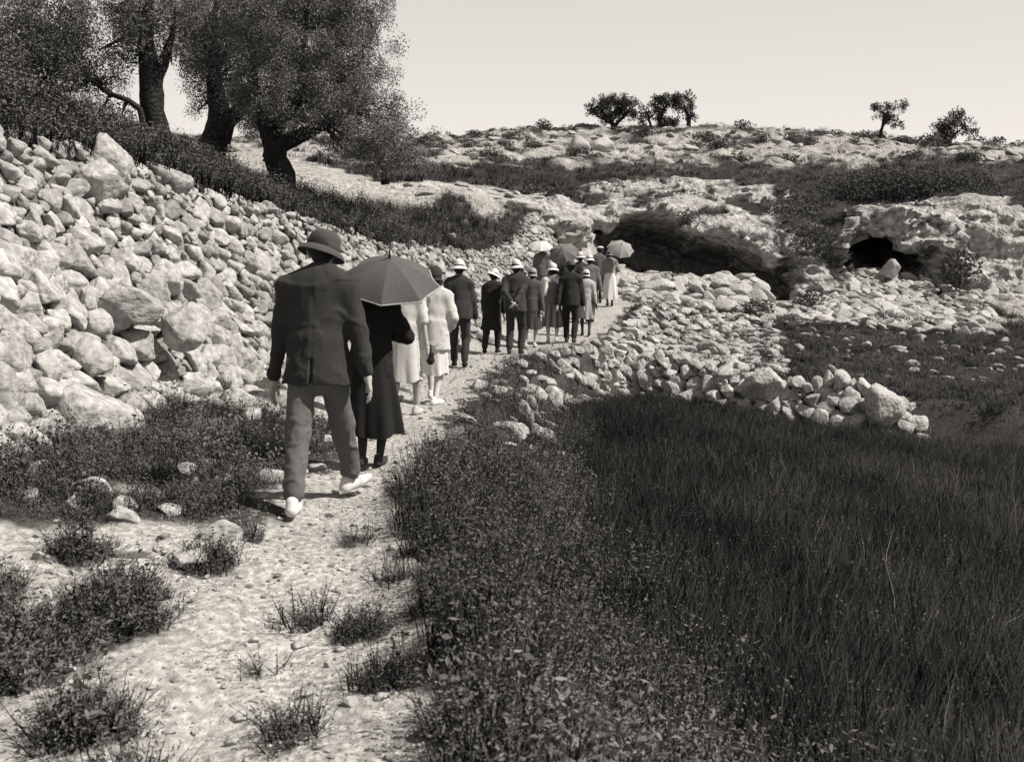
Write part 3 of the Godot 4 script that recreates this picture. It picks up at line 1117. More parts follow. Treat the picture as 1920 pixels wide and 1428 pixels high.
	var fl := func(u: float, w: float, rad: float):
		var d := w
		var x := u * d
		var xp := curve(PATH_X, d)
		var hw := curve(PATH_W, d)
		if absf(x - xp) < hw * 0.9: return null
		if x < curve(BASE_X, d) - 0.1 and x > top_x(d): return null
		if d < 9 and x > xp: return null
		if x > xp + hw + 1.1 and d < wall_line(x) or x > 6.5 and d < 20.5: return null
		return [ground(x, d), Vector3.UP, 0.6 if d < 9 else 0.9]
	put_stones(tg, pack(fl, Vector2(-0.5, 0.55), Vector2(3.6, 29), Vector2(0.03, 0.20), 1500, 1.4, 61), 110, "stone", "small_stones", 62, 0.2, 0.7)
	var hs: Node = mats.node_hillside
	var fr := func(u: float, w: float, rad: float):
		var d := 30.0 + 64.0 * w
		var x := u * d
		if d < 36 and absf(x - curve(PATH_X, d)) < 1.6: return null
		if green(x, d) > 0.5 or n2.get_noise_2d(x * 0.9, d * 1.8) < -0.05: return null
		return [ground(x, d), (normal_at(x, d) + Vector3.UP).normalized(), lerpf(0.6, 1.25, w)]
	put_stones(hs, pack(fr, Vector2(-0.16, 0.52), Vector2(0, 1), Vector2(0.08, 0.62), 4600, 1.25, 71), 280, "rock", "small_rocks", 72, 0.42, 0.42)
	var pth: Node = mats.node_path
	var fp := func(u: float, w: float, rad: float):
		var x := curve(PATH_X, w) + u * curve(PATH_W, w)
		return [ground(x, w), Vector3.UP, 1.0]
	put_stones(pth, pack(fp, Vector2(-1.1, 1.1), Vector2(2.2, 24), Vector2(0.004, 0.036), 1100, 1.7, 81), 80, "pebble", "pebbles", 82, 0.1, 0.6)
	var gr := RandomNumberGenerator.new()
	gr.seed = 83
	var grit := []
	var shade := []
	for i in 16000:
		var d := 2.4 * pow(4.2, gr.randf())
		var x := curve(PATH_X, d) + gr.randf_range(-2.2, 1.25) * curve(PATH_W, d)
		if n2.get_noise_2d(x * 6, d * 6) < gr.randf_range(-0.5, 0.3): continue
		var z := 0.003 + 0.009 * pow(gr.randf(), 4.0)
		grit.append(Transform3D(Basis.from_euler(Vector3(gr.randf() * 6, gr.randf() * 6, 0)).scaled(Vector3(z, z * .7, z)), ground(x, d)))
		shade.append(gr.randf_range(0.45, 1.25))
	tag(multi("grit", stone_mesh(190, 0), mats.lime_multi, grit, shade, pth), "", "", "", "stuff")

func settle(o: Node3D, at: Vector3) -> void:              # moves a thing's origin to its base without moving its parts
	for c in o.get_children(): c.position -= at
	o.position = at

func boulder(px: float, py: float, d: float, size: Vector3, mesh_no: int, label: String, turn := 0.0, group := "") -> void:
	var at := P(px, py, d)
	var o := part("boulder", mats.big_stones[mesh_no % mats.big_stones.size()], mats.lime[mesh_no % mats.lime.size()], self)
	o.transform = Transform3D(Basis(Vector3.UP, turn).scaled_local(size), at)
	tag(o, label, "boulder", group)

# ---------------------------------------------------------------- rock outcrops with caves
func build_outcrops() -> void:
	var nz := FastNoiseLite.new()
	nz.frequency = 0.5
	nz.fractal_octaves = 4
	nz.seed = 17
	var s := Sdf.new(Vector3(0.2, -1.0, -48), Vector3(13.0, 6.6, -30.6), 0.15)
	# the sloping dome, its nose on the left, its flank on the right
	s.ball(P(1270, 452, 41.0), Vector3(4.6, 1.75, 4.2), Basis(Vector3.BACK, -0.10), 0.6)
	s.ball(P(1180, 432, 39.0), Vector3(1.9, 1.05, 3.0), Basis(), 0.5)
	s.ball(P(1360, 470, 39.2), Vector3(2.1, 1.2, 3.2), Basis(Vector3.BACK, -0.30), 0.6)
	s.ball(P(1095, 440, 38.0), Vector3(0.9, 1.0, 2.2), Basis(), 0.25)
	s.ball(P(1062, 462, 36.2), Vector3(0.9, 1.45, 2.0), Basis(), 0.2)
	s.ball(P(1040, 430, 32.6), Vector3(1.1, 1.0, 1.5), Basis(Vector3.BACK, 0.15), 0.15)
	s.ball(P(1078, 412, 36.5), Vector3(0.8, 0.5, 1.6), Basis(), 0.15)
	s.ball(P(1010, 470, 32.8), Vector3(0.8, 0.6, 1.2), Basis(), 0.12)
	s.ball(P(1055, 480, 33.8), Vector3(0.75, 0.8, 1.2), Basis(), 0.12)
	s.ball(P(1500, 548, 38.5), Vector3(1.3, 1.1, 2.2), Basis(Vector3.BACK, -0.1), 0.4)
	s.ball(P(1455, 500, 41.0), Vector3(2.0, 2.0, 3.0), Basis(), 0.6)
	s.ball(P(1480, 580, 37.0), Vector3(0.8, 0.8, 1.8), Basis(), 0.4)
	s.ball(P(1270, 395, 45.0), Vector3(6.0, 1.3, 3.4), Basis(), 0.6)
	# hollow it out: the long low cave under the lip, sinking to the right, and the crevice on the left
	s.ball(P(1228, 480, 37.0), Vector3(2.15, 1.38, 5.8), Basis(Vector3.BACK, -0.22), 0.18, true)
	s.ball(P(1350, 516, 37.0), Vector3(2.25, 1.22, 5.6), Basis(Vector3.BACK, -0.42), 0.18, true)
	s.ball(P(1438, 556, 36.6), Vector3(0.95, 1.0, 5.0), Basis(Vector3.BACK, -0.75), 0.15, true)
	s.ball(P(1128, 475, 36.6), Vector3(0.40, 1.2, 2.4), Basis(Vector3.BACK, 0.1), 0.12, true)
	s.ball(P(1375, 482, 35.2), Vector3(1.3, 0.8, 2.4), Basis(Vector3.BACK, -0.5), 0.3, true)
	s.ball(P(1215, 442, 35.4), Vector3(1.35, 0.78, 2.2), Basis(Vector3.BACK, -0.15), 0.25, true)
	s.rough(nz, 0.30, Vector3(1, 1.7, 1))
	s.rough(nz, 0.22, Vector3(2.2, 10, 2.2))
	s.rough(nz, 0.05, Vector3(6, 9, 6))
	var o := part("rock_outcrop", overgrown(net([s]), 1480.0, 1700.0), mats.cliff, self)
	tag(o, "big pale limestone outcrop with a long low dark cave mouth behind the leading walkers", "rock outcrop")

	var t := Sdf.new(Vector3(9.4, -0.6, -47), Vector3(22.0, 6.4, -35.0), 0.15)
	t.ball(P(1640, 452, 42.0), Vector3(2.8, 1.35, 3.8), Basis(), 0.5)
	t.ball(P(1562, 505, 40.5), Vector3(0.8, 1.7, 2.6), Basis(Vector3.BACK, -0.1), 0.4)
	t.ball(P(1520, 505, 41.5), Vector3(1.5, 2.0, 3.0), Basis(), 0.6)
	t.ball(P(1530, 560, 38.6), Vector3(0.8, 1.0, 1.8), Basis(), 0.4)
	t.ball(P(1735, 490, 41.0), Vector3(1.0, 2.1, 3.2), Basis(Vector3.BACK, 0.12), 0.4)
	t.ball(P(1800, 455, 42.5), Vector3(3.0, 2.0, 3.2), Basis(), 0.5)
	t.ball(P(1800, 540, 40.5), Vector3(2.0, 1.4, 2.6), Basis(), 0.5)
	t.ball(P(1650, 408, 40.6), Vector3(1.6, 0.42, 2.4), Basis(Vector3.BACK, 0.05), 0.2)
	t.ball(P(1648, 490, 37.6), Vector3(1.15, 0.95, 4.9), Basis(Vector3.BACK, 0.38), 0.10, true)
	t.ball(P(1674, 485, 37.6), Vector3(0.52, 1.1, 5.2), Basis(Vector3.BACK, -0.05), 0.08, true)
	t.ball(P(1648, 480, 41.2), Vector3(1.6, 1.1, 2.4), Basis(), 0.1, true)
	t.ball(P(1604, 515, 37.6), Vector3(0.5, 0.75, 4.2), Basis(Vector3.BACK, -0.45), 0.10, true)
	t.ball(P(1640, 426, 37.2), Vector3(0.95, 0.17, 2.0), Basis(), 0.06, true)
	t.rough(nz, 0.24, Vector3(1.2, 1.8, 1.2))
	t.rough(nz, 0.20, Vector3(2.4, 10, 2.4))
	t.rough(nz, 0.05, Vector3(6, 8, 6))
	var o2 := part("rock_outcrop", overgrown(net([t]), 1380.0, 1565.0), mats.cliff, self)
	tag(o2, "smaller pale limestone outcrop with a dark arched cave holding a boulder, far right", "rock outcrop")

var ledges := []                                          # places on the rock where plants have taken hold
func overgrown(m: ArrayMesh, from_px: float, to_px: float) -> ArrayMesh:
	var a := m.surface_get_arrays(0)
	var v: PackedVector3Array = a[Mesh.ARRAY_VERTEX]
	var n: PackedVector3Array = a[Mesh.ARRAY_NORMAL]
	var col := PackedColorArray()
	for i in v.size():
		var p := v[i]
		var px := px_of(p.x, -p.z)
		var g := 0.30 + n2.get_noise_3d(p.x * 1.6, p.y * 2.5, p.z * 1.6) * 0.9 + n1.get_noise_3d(p.x * 3, p.y * 3, p.z * 3) * 0.5
		if n[i].y < 0.25: g -= 0.35
		if px > from_px - 30 and px < to_px + 10 and p.y > 1.9: g += 0.55
		var k := smoothstep(0.5, 0.72, g)
		var t := lerpf(1.0 + 0.25 * n1.get_noise_3d(p.x * 2, p.y * 9, p.z * 2), 0.22, k)
		col.append(Color(t, t, t))
		if k > 0.6 and n[i].y > 0.1: ledges.append(p)
	a[Mesh.ARRAY_COLOR] = col
	var out := ArrayMesh.new()
	out.add_surface_from_arrays(Mesh.PRIMITIVE_TRIANGLES, a)
	return out

# ---------------------------------------------------------------- plants
func clump_set(count: int, r: float, length: float, width: float, seed_: int, squash := 1.0) -> Array:
	var out := []
	for k in 5: out.append(leaf_clump(count, r, length, width, seed_ + k * 7, squash, false, [0.75, 0.88, 1.0, 1.1, 1.25][k]))
	return out

func leaf_clump(count: int, r: float, length: float, width: float, seed_: int, squash := 1.0, stalks := false, tone := 1.0) -> ArrayMesh:
	var g := RandomNumberGenerator.new()
	g.seed = seed_
	var v := PackedVector3Array()
	var idx := PackedInt32Array()
	var n := PackedVector3Array()
	for i in count:
		var dir := Vector3(g.randfn(), g.randfn(), g.randfn()).normalized()
		var c := dir * r * pow(g.randf(), 0.45) * Vector3(1, squash, 1)
		if stalks: c.y = absf(c.y)
		var along := (dir * 0.7 + Vector3(g.randfn(), g.randfn(), g.randfn())).normalized()
		var side := along.cross(Vector3(g.randfn(), g.randfn(), g.randfn())).normalized()
		var l := length * g.randf_range(0.6, 1.25)
		var w := width * g.randf_range(0.7, 1.2)
		var b := v.size()
		v.append_array([c - along * l * 0.5, c + side * w * 0.5, c + along * l * 0.5, c - side * w * 0.5])
		var nn := along.cross(side)
		for q in 4: n.append(nn)
		idx.append_array([b, b + 1, b + 2, b, b + 2, b + 3])
	var col := PackedColorArray()
	col.resize(v.size())
	col.fill(Color(tone, tone, tone))
	return arrays_mesh(v, n, idx, col)

func grass_tuft(blades: int, spread: float, height: float, width: float, seed_: int) -> ArrayMesh:
	var g := RandomNumberGenerator.new()
	g.seed = seed_
	var v := PackedVector3Array()
	var n := PackedVector3Array()
	var idx := PackedInt32Array()
	for i in blades:
		var a := g.randf() * TAU
		var p := Vector3(cos(a), 0, sin(a)) * spread * sqrt(g.randf())
		var out := Vector3(g.randfn(), 0, g.randfn()) * 0.17
		var h := height * g.randf_range(0.55, 1.15)
		var side := Vector3(g.randfn(), 0, g.randfn()).normalized() * width * 0.5
		var mid := p + Vector3(0, h * 0.55, 0) + out * h * 0.45
		var tip := p + Vector3(0, h, 0) + out * h * 1.5
		var b := v.size()
		v.append_array([p - side, p + side, mid - side * 0.8, mid + side * 0.8, tip])
		var nn := side.cross(Vector3.UP).normalized()
		for q in 5: n.append(nn)
		idx.append_array([b, b + 1, b + 2, b + 1, b + 3, b + 2, b + 2, b + 3, b + 4])
	return arrays_mesh(v, n, idx)

func weed_mesh(stems: int, spread: float, height: float, leaf: float, seed_: int) -> ArrayMesh:   # stems with small leaves all along them
	var g := RandomNumberGenerator.new()
	g.seed = seed_
	var v := PackedVector3Array()
	var n := PackedVector3Array()
	var idx := PackedInt32Array()
	for i in stems:
		var a := g.randf() * TAU
		var p := Vector3(cos(a), 0, sin(a)) * spread * sqrt(g.randf()) * 0.6
		var out := Vector3(p.x, 0, p.z) * 0.9 + Vector3(g.randfn(), 0, g.randfn()) * spread * 0.4
		var h := height * g.randf_range(0.5, 1.1)
		var steps := 7
		for k in steps:
			var t := (k + 0.6) / steps
			var c := p + Vector3(0, h * t, 0) + out * t * t
			for m in 2:
				var along := Vector3(g.randfn(), g.randfn() * 0.6 + 0.3, g.randfn()).normalized()
				var side := along.cross(Vector3(g.randfn(), g.randfn(), g.randfn())).normalized()
				var l := leaf * g.randf_range(0.6, 1.3) * (1.1 - 0.4 * t)
				var b := v.size()
				v.append_array([c, c + along * l * 0.5 + side * l * 0.19, c + along * l, c + along * l * 0.5 - side * l * 0.19])
				var nn := along.cross(side)
				for q in 4: n.append(nn)
				idx.append_array([b, b + 1, b + 2, b, b + 2, b + 3])
		var side2 := Vector3(g.randfn(), 0, g.randfn()).normalized() * 0.0042
		var b2 := v.size()
		v.append_array([p - side2, p + side2, p + Vector3(0, h, 0) + out])
		for q in 3: n.append(side2.cross(Vector3.UP).normalized())
		idx.append_array([b2, b2 + 1, b2 + 2])
	return arrays_mesh(v, n, idx)

func sow(called: String, label: String, category: String, meshes: Array, mat: Material, count: int, us: Vector2, ds: Vector2, power: float, keep: Callable, size: Vector2, seed_: int, tone := Vector2(0.7, 1.25)) -> void:
	var g := RandomNumberGenerator.new()
	g.seed = seed_
	var xf := []
	var tn := []
	for m in meshes:
		xf.append([])
		tn.append([])
	for i in count:
		var d := ds.x * pow(ds.y / ds.x, pow(g.randf(), power))
		var x := g.randf_range(us.x, us.y) * maxf(d, 3.0)
		var k: float = keep.call(x, d)
		if g.randf() > k: continue
		var s := g.randf_range(size.x, size.y) * (0.45 + 0.55 * k) * (1.0 + 0.3 * n2.get_noise_2d(x * 3, d * 3))
		var b := Basis(Vector3.UP, g.randf() * TAU) * Basis(Vector3.RIGHT, g.randfn() * 0.12)
		var j := g.randi() % meshes.size()
		xf[j].append(Transform3D(b.scaled_local(Vector3(s, s * g.randf_range(0.8, 1.25), s)), ground(x, d) - Vector3(0, 0.015, 0)))
		tn[j].append(g.randf_range(tone.x, tone.y) * (1.0 + 0.55 * n1.get_noise_2d(x * 2.6 + 7, d * 2.0)))
	for j in meshes.size():
		if xf[j].size():
			var o := multi(called, meshes[j], mat, xf[j], tn[j], self)
			tag(o, label, category, called, "stuff")

func build_plants() -> void:
	var field_in := func(x: float, d: float) -> float:
		var e := curve(PATH_X, d) + curve(PATH_W, d)
		if d > wall_line(x) - 0.15 and x > 1.2: return 0.0
		if d > 20 and x < 1.2: return 0.0
		return smoothstep(e + 0.35, e + 2.1, x + 0.5 * n2.get_noise_2d(x * 2, d * 2))
	var tall := [grass_tuft(30, 0.13, 0.29, 0.0048, 1), grass_tuft(30, 0.14, 0.25, 0.0046, 2), grass_tuft(26, 0.13, 0.34, 0.0048, 3), weed_mesh(8, 0.10, 0.28, 0.026, 4), grass_tuft(18, 0.12, 0.30, 0.008, 33)]
	sow("field_grass", "dense dark grass filling the field to the right of the path", "grass", tall, leafy(0.084), 56000, Vector2(-0.3, 0.68), Vector2(2.4, 22.6), 0.62, field_in, Vector2(0.7, 1.15), 101, Vector2(0.6, 1.3))
	var dry := func(x: float, d: float) -> float: return field_in.call(x - 0.4, d) * 0.5
	sow("dry_stalks", "a few tall pale dry stalks standing in the dark field grass", "grass", [grass_tuft(2, 0.05, 0.75, 0.006, 29)], leafy(0.4), 260, Vector2(-0.2, 0.6), Vector2(3.0, 18), 0.8, dry, Vector2(0.7, 1.1), 108)
	# leafy weeds on the bank between the path and the field
	var edge := func(x: float, d: float) -> float:
		var e := curve(PATH_X, d) + curve(PATH_W, d)
		var w := smoothstep(e - 0.02, e + 0.22, x) * (1.0 - 0.93 * smoothstep(e + 0.9, e + 2.4, x + 0.6 * n2.get_noise_2d(x * 2 + 4, d * 2)))
		if d > 9: w *= 0.8
		if d > 20: w = 0.0
		return w * lush(x, d) * smoothstep(-0.22, 0.05, n2.get_noise_2d(x * 5, d * 5) + smoothstep(e, e + 0.7, x) * 0.5)
	var weeds := [weed_mesh(20, 0.20, 0.32, 0.024, 5), weed_mesh(24, 0.22, 0.26, 0.021, 6), weed_mesh(14, 0.16, 0.42, 0.024, 7), grass_tuft(22, 0.13, 0.34, 0.005, 27), weed_mesh(8, 0.14, 0.36, 0.05, 31)]
	sow("verge_weeds", "dark leafy weeds spilling over the right edge of the path", "weeds", weeds, leafy(0.115), 17000, Vector2(-0.5, 0.5), Vector2(2.3, 20), 0.7, edge, Vector2(0.5, 1.15), 102)
	var left := func(x: float, d: float) -> float:
		var e := curve(PATH_X, d) - curve(PATH_W, d)
		var xb := curve(BASE_X, d)
		if x < xb - 0.35: return 0.0
		return maxf(1.0 - smoothstep(e - 0.30, e + 0.05, x), smoothstep(0.3, 0.6, patch(x, d))) * lush(x, d) * (1.0 if d < 11 else 0.4)
	var low := [weed_mesh(20, 0.20, 0.18, 0.021, 8), weed_mesh(16, 0.17, 0.24, 0.022, 9), weed_mesh(22, 0.24, 0.13, 0.019, 10), grass_tuft(22, 0.13, 0.20, 0.005, 28), weed_mesh(7, 0.12, 0.30, 0.045, 30)]
	sow("bank_weeds", "low dark weeds between the path and the stone bank on the left", "weeds", low, leafy(0.115), 14000, Vector2(-0.75, 0.0), Vector2(2.6, 20), 0.8, left, Vector2(0.5, 1.05), 103)
	# grass above the bank, under the trees
	var above := func(x: float, d: float) -> float:
		var xt := top_x(d)
		if x > xt + 0.15 or d > 31: return 0.0
		return green(x, d)
	var mid := [grass_tuft(18, 0.14, 0.34, 0.011, 11), weed_mesh(14, 0.20, 0.34, 0.05, 12), grass_tuft(16, 0.16, 0.28, 0.012, 13)]
	sow("terrace_grass", "dark rough grass on the slope above the stone bank, under the olive trees", "grass", mid, leafy(0.12), 17000, Vector2(-0.56, 0.06), Vector2(7, 31), 0.75, above, Vector2(0.6, 1.2), 104)
	var right := func(x: float, d: float) -> float:
		if d < wall_line(x) + 0.25 or x < 1.5: return 0.0
		if absf(x - curve(PATH_X, d)) < curve(PATH_W, d): return 0.0
		return green(x, d) * 0.9
	sow("upper_terrace_grass", "short dark grass on the terrace behind the dry stone wall", "grass", [grass_tuft(16, 0.12, 0.16, 0.011, 14), weed_mesh(12, 0.16, 0.18, 0.03, 15)], leafy(0.115), 13000, Vector2(0.04, 0.62), Vector2(12, 33), 0.7, right, Vector2(0.6, 1.2), 105)
	var hill := func(x: float, d: float) -> float:
		if absf(x - curve(PATH_X, d)) < 1.0 and d < 36: return 0.0
		return green(x, d)
	sow("hillside_grass", "bands of dark grass across the stony hillside", "grass", [grass_tuft(18, 0.30, 0.36, 0.03, 16), weed_mesh(12, 0.30, 0.30, 0.06, 17)], leafy(0.16), 30000, Vector2(-0.57, 0.6), Vector2(31, 96), 1.0, hill, Vector2(0.5, 1.0), 106)
	var g := RandomNumberGenerator.new()
	g.seed = 9
	var spots := []
	var tones := []
	for p in ledges:
		if g.randf() > 0.55: continue
		var sz := g.randf_range(0.5, 1.0)
		spots.append(Transform3D(Basis(Vector3.UP, g.randf() * TAU).scaled_local(Vector3(sz, sz, sz)), p - Vector3(0, .03, 0)))
		tones.append(g.randf_range(0.6, 1.3))
	tag(multi("ledge_plants", weed_mesh(14, 0.24, 0.28, 0.05, 19), leafy(0.13), spots, tones, self), "dark plants growing in patches on the cave outcrops", "weeds", "ledge_plants", "stuff")
	# weeds between the stones
	var tufts := func(x: float, d: float) -> float:
		var xb := curve(BASE_X, d)
		if x > xb or x < top_x(d): return 0.0
		return smoothstep(0.22, 0.4, n2.get_noise_2d(x * 3 + 11, d * 3)) * 0.7
	sow("stone_bank_weeds", "dry weeds growing between the stones of the left bank", "weeds", [weed_mesh(10, 0.14, 0.24, 0.03, 18)], leafy(0.12), 3000, Vector2(-0.65, 0.06), Vector2(6, 30), 1.0, tufts, Vector2(0.6, 1.1), 107)

func shrub(label: String, px: float, py: float, d: float, r: float, h: float, no: int, group := "", tone := 0.08) -> void:
	var at := P(px, py, d)
	var root := thing("shrub", label, "shrub", at, float(no) * 1.7, group)
	var a := part("foliage", (mats.big_shrubs if r > 0.9 and d < 60 else mats.shrubs)[no % 3], leafy(tone), root)
	a.scale = Vector3(r, h, r)
	a.position = Vector3(0, h * 0.35, 0)
	var st := tube([Vector3(0, -0.3, 0), Vector3(0.05 * r, h * 0.4, 0)], [0.05 * r, 0.03 * r], 6)
	part("stem", smooth(st[0], st[1]), mats.bark, root)

func tree(label: String, trunks: Array, blobs: Array, clumps: Array, density: float, tone: float, seed_: int, limbs := 1, sides := 9, gap := -0.15, group := "") -> void:
	# trunks: lists of [px, py, d, radius in metres]; blobs: [px, py, rx px, ry px, d]
	var g := RandomNumberGenerator.new()
	g.seed = seed_
	var base := P(trunks[0][0][0], trunks[0][0][1], trunks[0][0][2])
	var root := thing("tree", label, "tree", base, 0.0, group)
	var heads := []
	for tr in trunks:
		var pts := []
		var rad := []
		for i in tr.size():
			var p := P(tr[i][0], tr[i][1], tr[i][2]) - base
			if i > 0:
				pts.append(pts[pts.size() - 1].lerp(p, 0.5) + Vector3(g.randfn(), g.randfn(), g.randfn()) * tr[i][3] * 0.14)
				rad.append((rad[rad.size() - 1] + tr[i][3]) * 0.5)
			pts.append(p)
			rad.append(tr[i][3])
		pts[0] -= Vector3(0, 0.25, 0)
		rad[0] *= 1.25
		var got := tube(pts, rad, sides + 3, 0.2, PackedVector3Array(), PackedInt32Array())
		part("trunk" if tr == trunks[0] else "limb", smooth(got[0], got[1]), mats.bark, root)
		for i in range(1, pts.size()): heads.append([pts[i], rad[i]])
	var lv := PackedVector3Array()
	var li := PackedInt32Array()
	var spots := []
	for b in blobs:
		var c := P(b[0], b[1], b[4]) - base
		var m: float = b[4] / F
		var rr := Vector3(b[2] * m, b[3] * m, (b[2] + b[3]) * 0.5 * m)
		# limbs from the nearest trunk point into the blob, with twigs
		for q in limbs:
			var best := 0
			for i in heads.size():
				if heads[i][0].distance_to(c) < heads[best][0].distance_to(c): best = i
			var to := c + Vector3(clampf(g.randfn(), -1.5, 1.5), clampf(g.randfn(), -1.5, 1.5), clampf(g.randfn(), -1.5, 1.5)) * 0.3 * rr
			var from: Vector3 = heads[best][0]
			var r0: float = minf(heads[best][1] * 0.6, 0.02 + 0.03 * from.distance_to(to))
			var bow := from.lerp(to, 0.5) + Vector3(g.randfn() * .1, .10, g.randfn() * .1) * from.distance_to(to)
			var got := tube([from, from.lerp(bow, 0.6), bow, bow.lerp(to, 0.6), to], [r0, r0 * .85, r0 * .65, r0 * .5, r0 * .25], 6, 0.2, lv, li)
			lv = got[0]
			li = got[1]
			for k in 5:
				var from2: Vector3 = bow.lerp(to, g.randf())
				var to2 := c + Vector3(clampf(g.randfn(), -1.4, 1.4), clampf(g.randfn(), -1.4, 1.4), clampf(g.randfn(), -1.4, 1.4)) * 0.42 * rr
				got = tube([from2, from2.lerp(to2, 0.5) + Vector3(0, .06, 0) * from2.distance_to(to2), to2], [r0 * .3, r0 * .2, r0 * .08], 4, 0.0, lv, li)
				lv = got[0]
				li = got[1]
		var vol := rr.x * rr.y * rr.z
		var count := int(density * vol / pow(clumps[0], 3))
		for i in count:
			var dir := Vector3(g.randfn(), g.randfn(), g.randfn()).normalized()
			var p := c + dir * rr * pow(g.randf(), 0.4) * g.randf_range(0.85, 1.12)
			if n2.get_noise_3dv(p * (0.9 / clumps[0] * 0.85) + Vector3(seed_, 0, 0)) < gap: continue
			var s := g.randf_range(0.6, 1.15)
			spots.append(Transform3D(Basis.from_euler(Vector3(g.randf() * TAU, g.randf() * TAU, 0)).scaled(Vector3.ONE * s), p))
	if li.size(): tag(part("twigs", smooth(lv, li), mats.bark, root), "", "", "", "stuff")
	var st := SurfaceTool.new()
	st.begin(Mesh.PRIMITIVE_TRIANGLES)
	for i in spots.size(): st.append_from(clumps[1][g.randi() % clumps[1].size()], 0, spots[i])
	part("crown", st.commit(), leafy(tone), root)

func build_materials() -> void:
	for q in [[n1, 0.16, 3, 1], [n2, 0.35, 3, 2], [n3, 0.35, 2, 3]]:
		q[0].noise_type = FastNoiseLite.TYPE_SIMPLEX_SMOOTH
		q[0].frequency = q[1]
		q[0].fractal_octaves = q[2]
		q[0].seed = q[3]
	mats.cloth_tex = noise_tex(0.02, 5, 0.78, 1.0, 512, FastNoiseLite.TYPE_SIMPLEX_SMOOTH, 8)
	mats.cloth_bump = bump_tex(0.05, 5, 512)
	var lime_tex := noise_tex(0.012, 8, 0.54, 0.96, 1024, FastNoiseLite.TYPE_SIMPLEX, 4)
	var lime_bump := bump_tex(0.014, 7, 1024, FastNoiseLite.TYPE_SIMPLEX_SMOOTH, 6)
	var cliff_tex := noise_tex(0.016, 7, 0.42, 1.0, 1024, FastNoiseLite.TYPE_SIMPLEX, 34)
	var cliff_bump := bump_tex(0.03, 7, 1024, FastNoiseLite.TYPE_SIMPLEX, 36)
	var soil_tex := noise_tex(0.025, 8, 0.55, 1.0, 1024, FastNoiseLite.TYPE_SIMPLEX, 14)
	var soil_bump := bump_tex(0.04, 8, 1024, FastNoiseLite.TYPE_SIMPLEX, 16)
	var hill_tex := noise_tex(0.02, 6, 0.55, 1.0, 1024, FastNoiseLite.TYPE_SIMPLEX_SMOOTH, 24)
	mats.soil = surface("dusty soil", 1.0, soil_tex, soil_bump, 1.0, 0.45, true)
	mats.hill = surface("stony hillside", 1.0, hill_tex, soil_bump, 12.0, 0.11, true)
	mats.cliff = surface("weathered limestone", 0.60, cliff_tex, cliff_bump, 9.0, 0.16, true)
	mats.lime = []
	for k in 4:
		mats.lime.append(surface("limestone", [0.56, 0.64, 0.48, 0.60][k], lime_tex, lime_bump, 2.2, [0.7, 0.8, 0.9, 0.75][k]))
	mats.lime_multi = surface("limestone rubble", 0.58, lime_tex, lime_bump, 2.2, 0.8, true)
	mats.bark = surface("bark", 0.045, lime_tex, lime_bump, 6.0, 0.9)
	mats.dark_wood = surface("dark wood", 0.03, null, null, 0, 1, false, 0.5)
	mats.skin = surface("skin", 0.34, null, null, 0, 1, false, 0.6)
	mats.stocking = surface("pale stockings", 0.60, mats.cloth_tex, null, 0, 1, false, 0.8)
	mats.dark_stocking = surface("dark stockings", 0.06, mats.cloth_tex, null, 0, 1, false, 0.8)
	mats.hair = surface("hair", 0.025, mats.cloth_tex, mats.cloth_bump, 0.6, 4, false, 0.6)
	mats.hair.uv1_world_triplanar = false
	for t in [0.16, 0.20, 0.30, 0.62, 0.10]:
		var m := cloth(t).duplicate() as StandardMaterial3D
		m.heightmap_enabled = false
		m.backlight_enabled = true
		m.backlight = Color(0.12, 0.12, 0.12)
		m.resource_name = "parasol cloth"
		mats["parasol%.2f" % t] = m
	mats.stones = []
	for k in 10: mats.stones.append(stone_mesh(100 + k, 3))
	mats.small_stones = []
	for k in 3: mats.small_stones.append(stone_mesh(140 + k, 2))
	mats.big_stones = []
	for k in 4: mats.big_stones.append(stone_mesh(170 + k, 3))
	mats.big_shrubs = []
	for k in 3: mats.big_shrubs.append(leaf_clump(2600, 1.0, 0.11, 0.055, 220 + k, 0.8))
	mats.shrubs = []
	for k in 3: mats.shrubs.append(leaf_clump(420, 1.0, 0.26, 0.13, 200 + k, 0.8))

